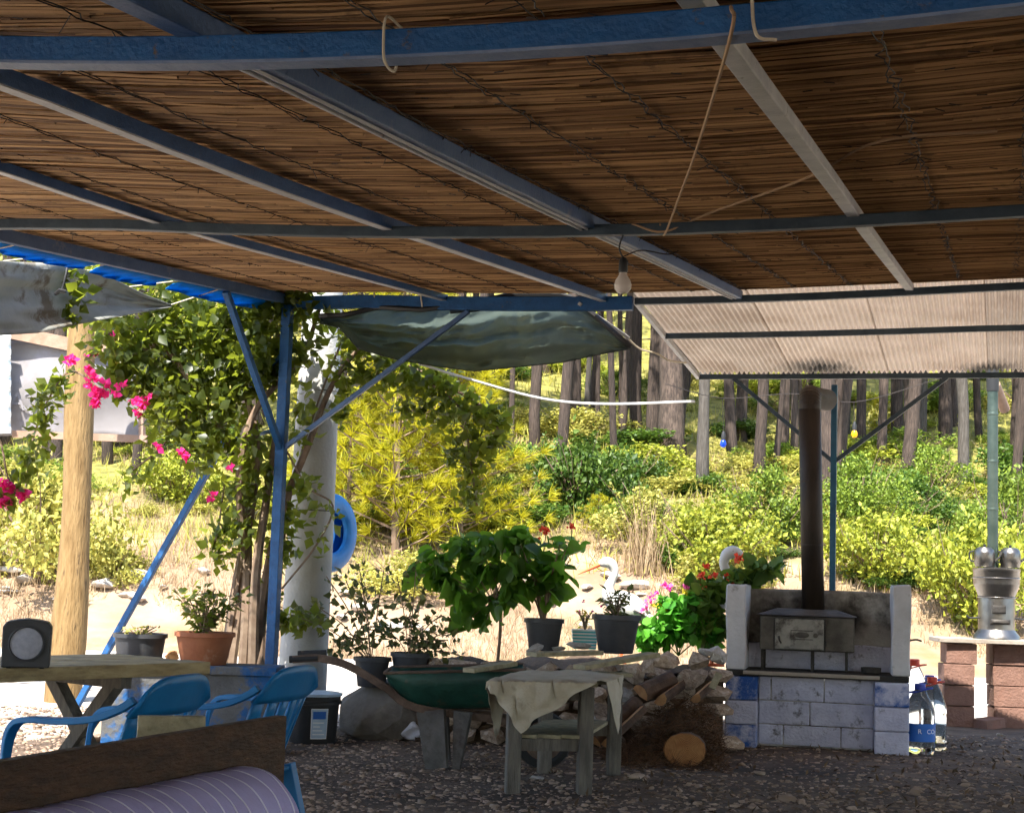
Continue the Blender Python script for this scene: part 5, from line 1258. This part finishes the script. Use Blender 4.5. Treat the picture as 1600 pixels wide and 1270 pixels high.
# ================================================================== barbecue
ba = math.radians(12); bx = Vector((math.cos(ba), -math.sin(ba), 0)); by = Vector((math.sin(ba), math.cos(ba), 0))
B0 = G(1131, 1166); sc_b = B0.y/F
bq = thing('barbecue', B0, 'whitewashed block barbecue with blue stains and sooty back wall', 'barbecue')
def Q(x, y, z): return B0+bx*x+by*y+Z*z
wt = 277*sc_b; dp = .66; ch = .178
def blk(x0, x1, y0, y1, z0, z1, mat, name='block', gap=.0022):
    j_ = random.uniform(-.004, .004); MB().box(Q((x0+x1)/2, (y0+y1)/2+j_, (z0+z1)/2), (bx+by*random.uniform(-.012, .012)).normalized(), by, (Z+by*random.uniform(-.015, .015)).normalized(), (x1-x0)/2-gap, (y1-y0)/2-gap, (z1-z0)/2-gap*.8).build(name, mat, bq, bevel=.012)
lw_ = 50*sc_b; rw_ = 52*sc_b
zs = [0, .18, .365, .555]
for k in range(3):
    blk(0, lw_, 0, .33, zs[k], zs[k+1], 'blue_stain' if k != 1 else 'white_block'); blk(0, lw_, .33, dp, zs[k], zs[k+1], 'white_block')
    blk(wt-rw_, wt, 0, .33, zs[k], zs[k+1], 'blue_stain' if k == 2 else 'white_block'); blk(wt-rw_, wt, .33, dp, zs[k], zs[k+1], 'white_block')
xa, xb = lw_+.0, wt-rw_
for k, cuts in enumerate(((.0, .22, .72, 1), (0, .45, 1), (0, .11, .57, 1))):
    for a, b_ in zip(cuts, cuts[1:]): blk(xa+(xb-xa)*a, xa+(xb-xa)*b_, .16, .36, zs[k]+.02*(k == 0), zs[k+1], 'white_block', gap=.0018)
MB().box(Q((xa+xb)/2, .25, .27), bx, by, Z, (xb-xa)/2-.004, .082, .26).build('mortar', 'sooty_wall', bq)
zc_ = .555
MB().box(Q(wt/2, dp/2, zc_+.025), bx, by, Z, wt/2-.004, dp/2-.004, .022).build('counter', 'soot', bq, bevel=.005)
MB().box(Q(wt*.47, -.012, zc_+.03), bx, by, Z, wt*.37, .012, .014).build('counter_edge', 'slab', bq, bevel=.003)
def rough_wall(x0, x1, y0, y1, z0, z1, mat, name, sd, amp=.006):
    def fn(x, y, z): return Q(x+amp*math.sin(z*9+sd+y*5), y+amp*math.sin(z*7+sd*2+x*4), z+(amp*1.2*math.sin(x*11+sd)+amp*math.sin(y*13) if z > z1-.01 else 0))
    mb = MB(); n = 10
    cs = [(x0, y0), (x1, y0), (x1, y1), (x0, y1)]; b = 0; per = []
    for i in range(4):
        (ax_, ay_), (cx_, cy_) = cs[i], cs[(i+1) % 4]
        for k in range(5): per.append((ax_+(cx_-ax_)*k/5, ay_+(cy_-ay_)*k/5))
    for j in range(n+1):
        for x, y in per: mb.v.append(fn(x, y, z0+(z1-z0)*j/n))
    m_ = len(per)
    for j in range(n):
        for k in range(m_): mb.f.append((j*m_+k, j*m_+(k+1) % m_, (j+1)*m_+(k+1) % m_, (j+1)*m_+k))
    mb.f.append(tuple(n*m_+k for k in range(m_))); mb.f.append(tuple(reversed(range(m_))))
    return mb.build(name, mat, bq, smooth=True, bevel=.012)
zw = zc_+.048; zl = 1.262; zr = 1.30
rough_wall(.0, .155, 0, dp, zw, zl, 'white_paint', 'side_wall', 1); rough_wall(wt-.135, wt+.005, 0, dp, zw, zr, 'white_paint', 'side_wall', 4)
soot_spots('sooty_wall', [(Q(.33, dp-.12, zw+.45)-B0, .34), (Q(.62, dp-.12, zw+.5)-B0, .36), (Q(.95, dp-.12, zw+.42)-B0, .2)])
rough_wall(.12, wt-.11, dp-.125, dp-.005, zw+.2, zl-.03, 'sooty_wall', 'back_wall', 2)
rough_wall(.12, wt-.11, dp-.13, dp-.004, zw-.01, zw+.199, 'white_block', 'back_wall', 3)
for a, z_ in ((1.0, .9), (-.0, .88)):
    pass
wirecurve([Q(wt, .3, .87), Q(wt+.06, .3, .88), Q(wt+.1, .29, .87)], .008).build('hook', 'socket', bq)
# oven inside
ov = thing('oven', Q(.6, .2, zw), 'rusty sheet steel oven with a small door inside the barbecue', 'oven')
ox0, ox1 = .26, .26+.72*1.0; oz0, oz1 = zw+.16, zw+.43; oy0, oy1 = .12, .5
ox1 = .26+.735
MB().box(Q((ox0+ox1)/2, (oy0+oy1)/2, (oz0+oz1)/2), bx, by, Z, (ox1-ox0)/2, (oy1-oy0)/2, (oz1-oz0)/2).build('body', 'oven_steel', ov, bevel=.008)
lv = [Q(ox0-.03, oy0-.04, oz1+.005), Q(ox1+.02, oy0-.04, oz1+.005), Q(ox1+.02, oy1+.02, oz1+.005), Q(ox0-.03, oy1+.02, oz1+.005), Q(ox0+.12, oy0+.05, oz1+.055), Q(ox1-.14, oy0+.05, oz1+.055), Q(ox1-.14, oy1-.05, oz1+.055), Q(ox0+.12, oy1-.05, oz1+.055)]
MB().add(lv, [(3, 2, 1, 0), (4, 5, 6, 7), (0, 1, 5, 4), (1, 2, 6, 5), (2, 3, 7, 6), (3, 0, 4, 7)]).build('lid', 'oven_steel', ov, bevel=.004)
dx0, dx1 = ox0+.12, ox0+.50; dz0, dz1 = oz0+.01, oz1-.02
MB().box(Q((dx0+dx1)/2, oy0-.010, (dz0+dz1)/2), bx, by, Z, (dx1-dx0)/2+.014, .008, (dz1-dz0)/2+.012).build('door_frame', 'soot', ov)
dr = MB().box(Q((dx0+dx1)/2, oy0-.026, (dz0+dz1)/2), bx, by, Z, (dx1-dx0)/2, .009, (dz1-dz0)/2).build('door', 'oven_door', ov, bevel=.006)
ec = Q((dx0+dx1)/2+.02, oy0-.036, (dz0+dz1)/2-.005)
for s, t_, hx_, hz_ in ((0, .034, .085, .003), (0, -.034, .085, .003), (-.085, 0, .003, .037)): MB().box(ec+bx*s+Z*t_, bx, by, Z, hx_, .004, hz_).build('emblem_frame', 'soot', dr)
MB().lathe(ec, [(.05, 0), (.047, .006), (0, .008)], 20, axis=-by, x=bx, sx=1.15, sy=.5).build('emblem', 'oven_steel', dr, smooth=True)
MB().lathe(ec+bx*.105, [(.02, 0), (.018, .005), (0, .006)], 16, axis=-by).build('emblem', 'oven_steel', dr, smooth=True)
for z_ in (dz0+.05, dz1-.05): MB().tube([Q(dx1+.012, oy0-.022, z_-.022), Q(dx1+.012, oy0-.022, z_+.022)], .009, 10).build('hinge', 'soot', dr, smooth=True)
MB().tube([Q(dx0+.03, oy0-.036, (dz0+dz1)/2-.02), Q(dx0+.035, oy0-.05, (dz0+dz1)/2-.05), Q(dx0+.05, oy0-.05, (dz0+dz1)/2-.075)], .007, 8).build('handle', 'soot', dr)
for x in (ox0+.02, ox0+.41, ox1-.06):
    MB().bar([Q(x, oy0+.03, oz0), Q(x, oy0+.03, zw)], .022, .022, up=by).build('leg', 'soot', ov); MB().bar([Q(x, oy1-.04, oz0), Q(x, oy1-.04, zw)], .022, .022, up=by).build('leg', 'soot', ov)
# stove pipe
pbz = Q(.0, .33, 0); pc = W(1266, 928, pbz.y); pc = Vector((pc.x, Q(.66, .33, 0).y, oz1+.05)); ptp = Vector((W(1265, 640, pc.y).x, pc.y, W(1265, 640, pc.y).z))
sp = thing('stove_pipe', pc, 'wide brown stove pipe with a bent top above the oven', 'stove pipe')
pr_ = 16.8/F*pc.y
MB().tube([pc, pc.lerp(ptp, .5), ptp], pr_, 28, caps=False).build('pipe', 'pipe_brown', sp, smooth=True, solid=.004)
for k in (.32, .64): MB().lathe(pc.lerp(ptp, k), [(pr_+.001, -.012), (pr_+.005, 0), (pr_+.001, .012)], 28, caps=False).build('joint', 'pipe_brown', sp, smooth=True)
bd_ = Vector((.27, .96, 0)).normalized(); el = []; er = []
for k in range(15):
    a = math.pi/2*k/14; R_ = pr_*1.15; el.append(ptp+bd_*(R_*(1-math.cos(a)))+Z*(R_*math.sin(a)+.02)); er.append(pr_*(1.03 if k % 2 else 1.0))
el = [ptp]+el; er = [pr_]+er
MB().tube(el, er, 28, caps=False).build('elbow', 'pipe_brown', sp, smooth=False, solid=.004)
e0 = el[-1]; bd2 = Vector((.62, .78, 0)).normalized()
MB().tube([e0, e0+bd_*.06, e0+bd2*.3], [pr_, pr_, pr_], 28, caps=False).build('outlet', 'pipe_inside', sp, smooth=True, solid=.004)
c = Q(wt-.29, .12, zw); tag(MB().lathe(c+Z*.003, [(.06, 0), (.075, .012), (.078, .05), (.07, .05), (.066, .02), (0, .016)], 24).build('iron_pan', 'soot', loc=c, smooth=True), 'small sooty iron pan on the barbecue counter', 'pan')

# ================================================================== water bottles
def bottle(px, py, hpx, wpx, cap, label, lab_=False, dy=0, ridges=False):
    b = G(px, py); b.y += dy; b.x *= (b.y/(b.y-dy)); d = b.y; h = hpx/F*d; r = wpx/2/F*d
    o = thing('water_bottle', b, label, 'bottle', 'large plastic water bottles beside the barbecue')
    pf = [(r*.9, 0), (r, .02), (r, .08*h), (r*.97, .1*h), (r, .12*h), (r, .17*h)]
    pf += [(r*(.97 if k % 2 else 1), h*(.17+.035*k)) for k in range(1, 9)] if ridges else [(r*.985, .19*h), (r*.985, .48*h), (r, .5*h)]
    pf += [(r, .56*h), (r*.96, .62*h), (r*.72, .76*h), (r*.4, .89*h), (r*.3, .91*h)]
    MB().lathe(b+Z*.002, pf, 28).build('body', 'bottle', o, smooth=True)
    MB().lathe(b+Z*(.91*h), [(r*.36, 0), (r*.36, .075*h), (r*.3, .085*h), (0, .085*h)], 20).build('cap', cap, o, smooth=True)
    MB().tube([b+Z*(.9*h)+Vector((math.cos(a)*r*(.5+.35*math.cos(a)**2), math.sin(a)*r*.4, .02*math.cos(a))) for a in np.linspace(0, 2*math.pi, 17)], .006, 5).build('handle', cap, o, smooth=True)
    if lab_:
        lab(.003, .19*h, .44*h, -1.5, 1.5, 'label_blue', 'label', o, rr_=lambda z: r*.99, c=b+Z*.002, n=24)
        for tx, a0, sz in (('COy', .62, .05), ('R', -.25, .05)):
            me = textmesh(tx, sz)
            for v in me.vertices:
                a = a0+v.co.x/r; v.co = b+Vector((math.sin(a)*(r*.99+.006), -math.cos(a)*(r*.99+.006), .335*h+v.co.y))-b
            addmesh('print', me, 'print_white', o)
    return o
bottle(1437, 1178, 108, 46, 'cap_blue', 'front water bottle with a blue label and blue cap', True)
bottle(1456, 1174, 112, 44, 'cap_red', 'water bottle just behind the labelled one, its side bare', False, dy=.12)
bottle(1428, 1160, 122, 44, 'cap_red', 'rearmost water bottle with the highest red cap', False, dy=.35, ridges=True)
bottle(1452, 1166, 104, 40, 'cap_blue', 'water bottle half hidden between the others, blue cap', False, dy=.28)

# ================================================================== samovar stove on block piers
def pier(px0, px1, yb, label):
    b = G((px0+px1)/2, yb); wdt = (px1-px0)/F*b.y; o = thing('block_pier', b, label, 'block pier'); h = .195
    for k in range(4):
        j = random.uniform(-.012, .012); MB().box(b+Vector((j, .15+random.uniform(-.01, .01), h*(k+.5))), (1, -.08, 0), (.08, 1, 0), Z, wdt/2, .16, h/2-.003).build('block', 'red_block', o, bevel=.007)
    return b, wdt
random.seed(8)
p1, w1 = pier(1479, 1525, 1136, 'left red block pier carrying the samovar stove'); p2, w2 = pier(1556, 1612, 1138, 'right red block pier at the picture edge under the stove')
sl_z = .785
sb = (p1+p2)/2
MBs = MB().box(Vector((sb.x, sb.y+.14, sl_z+.02)), (1, -.05, 0), (.05, 1, 0), Z, (p2.x-p1.x)/2+w1*.75, .24, .02).build('stone_slab', 'slab', loc=Vector((sb.x, sb.y+.14, sl_z)), bevel=.005)
tag(MBs, 'thin stone slab spanning the two red block piers', 'slab')
cpx = 1557; cd = sb.y+.12; c = Vector((W(cpx, 1000, cd).x, cd, sl_z+.04)); k_ = cd/F
sm = thing('samovar_stove', c, 'steel samovar stove with a small fire door on the slab', 'stove')
hh = lambda py: W(cpx, py, cd).z-c.z
MB().lathe(c, [(.22, 0), (.215, .03), (.18, .07), (.17, .09)], 36).build('base', 'steel', sm, smooth=True)
bd0 = MB().lathe(c, [(.17, .09), (.17, hh(935)), (.166, hh(932))], 36, caps=False).build('firebox', 'steel', sm, smooth=True)
MB().lathe(c, [(.167, hh(932)), (.21, hh(914)), (.215, hh(911)), (.215, hh(893)), (.22, hh(892)), (.22, hh(888)), (.1, hh(886)), (0, hh(886))], 36).build('boiler', 'steel', sm, smooth=True)
for py in (903, 933): MB().lathe(c+Z*hh(py), [(.218 if py < 910 else .173, -.006), (.224 if py < 910 else .179, 0), (.218 if py < 910 else .173, .006)], 36, caps=False).build('band', 'steel', sm, smooth=True)
def curvebox(a0, a1, z0, z1, off, mat, name, par):
    return MB().grid(lambda i, j: c+Vector((math.sin(a0+(a1-a0)*i)*(.17+off), -math.cos(a0+(a1-a0)*i)*(.17+off), z0+(z1-z0)*j)), 10, 4).build(name, mat, par, smooth=True, solid=.008)
dd_ = curvebox(-.62, .48, .14, hh(972)+.03, .006, 'oven_steel', 'fire_door', sm); curvebox(-.54, .40, .155, hh(972)+.015, .013, 'oven_steel', 'door_panel', dd_)
curvebox(-.5, .2, hh(958), hh(945), .005, 'soot', 'vent', sm)
for s in (-1, 1): MB().tube(spline([c+Vector((s*.165, -.02, hh(965))), c+Vector((s*.26, -.02, hh(966))), c+Vector((s*.29, -.02, hh(962)))], 4), .009, 8).build('handle', 'socket', sm, smooth=True)
for dx_, lb in ((-.12, 'left steel teapot standing on the samovar stove'), (.125, 'right steel teapot standing on the samovar stove')):
    t0 = c+Vector((dx_, -.02, hh(886)+.001)); o = thing('teapot', t0, lb, 'teapot')
    MB().lathe(t0, [(.085, 0), (.09, .008), (.09, .03), (.097, .04), (.097, .13), (.085, .165), (.07, .175), (.068, .18), (.05, .188), (.0, .19)], 28).build('body', 'steel', o, smooth=True)
    MB().lathe(t0+Z*.188, [(.008, 0), (.014, .01), (.012, .022), (0, .026)], 12).build('knob', 'socket', o, smooth=True)
    MB().tube(spline([t0+Vector((.09, -.03, .06)), t0+Vector((.13, -.05, .1)), t0+Vector((.14, -.055, .15))], 4), .012, 8).build('spout', 'steel', o, smooth=True)
    MB().tube(spline([t0+Vector((-.09, .03, .15)), t0+Vector((-.13, .05, .13)), t0+Vector((-.12, .05, .06)), t0+Vector((-.09, .03, .05))], 4), .008, 8).build('handle', 'socket', o, smooth=True)
pt = W(1551, 588, cd+.02); pb_ = c+Vector((-.03, .02, hh(886)))
sp2 = thing('stove_pipe', pb_, 'slim greenish stove pipe rising from the samovar stove', 'stove pipe'); rp = 8.3*k_
MB().tube([pb_, pb_.lerp(pt, .5), pt+Z*.12], rp, 20).build('pipe', 'pipe_steel', sp2, smooth=True)
for t in (.3, .55, .8): MB().lathe(pb_.lerp(pt, t), [(rp, -.015), (rp+.004, 0), (rp, .015)], 20, caps=False).build('joint', 'pipe_steel', sp2, smooth=True)
MB().lathe(pb_.lerp(pt, .92), [(rp+.006, 0), (rp+.008, .02), (rp+.008, .3)], 20).build('collar', 'socket', sp2, smooth=True)
MB().tube([W(1554, 600, cd+.05), W(1563, 622, cd+.3), W(1570, 640, cd+.4)], .052, 16).build('outlet', 'frame_wood', sp2, smooth=True)
c = G(1545, 1138); tag(MB().box(c+Z*.05, Vector((.9, .4, .1)).normalized(), Vector((-.4, .9, 0)).normalized(), Vector((-.1, 0, 1)).normalized(), .11, .1, .045).build('loose_brick', 'red_block', loc=c, bevel=.006), 'loose red brick lying between the two piers', 'brick')
# ================================================================== bits on the ground
for px, py, s, mat, lb in ((838, 1219, .045, 'stone_white', 'white angular stone on the gravel under the small table'), (996, 1218, .06, 'stone', 'flat grey stone right of the small table'), (1187, 1211, .045, 'stone', 'tan pebble on the dark ground before the barbecue'), (1564, 1150, .04, 'stone_white', 'small white scrap before the right pier'), (870, 1262, .05, 'rubber', 'x')):
    if lb == 'x': continue
    c = G(px, py); tag(MB().hull(c+Z*s*.35, (s*1.2, s, s*.5), 16).build('loose_stone', mat, loc=c), lb, 'stone')
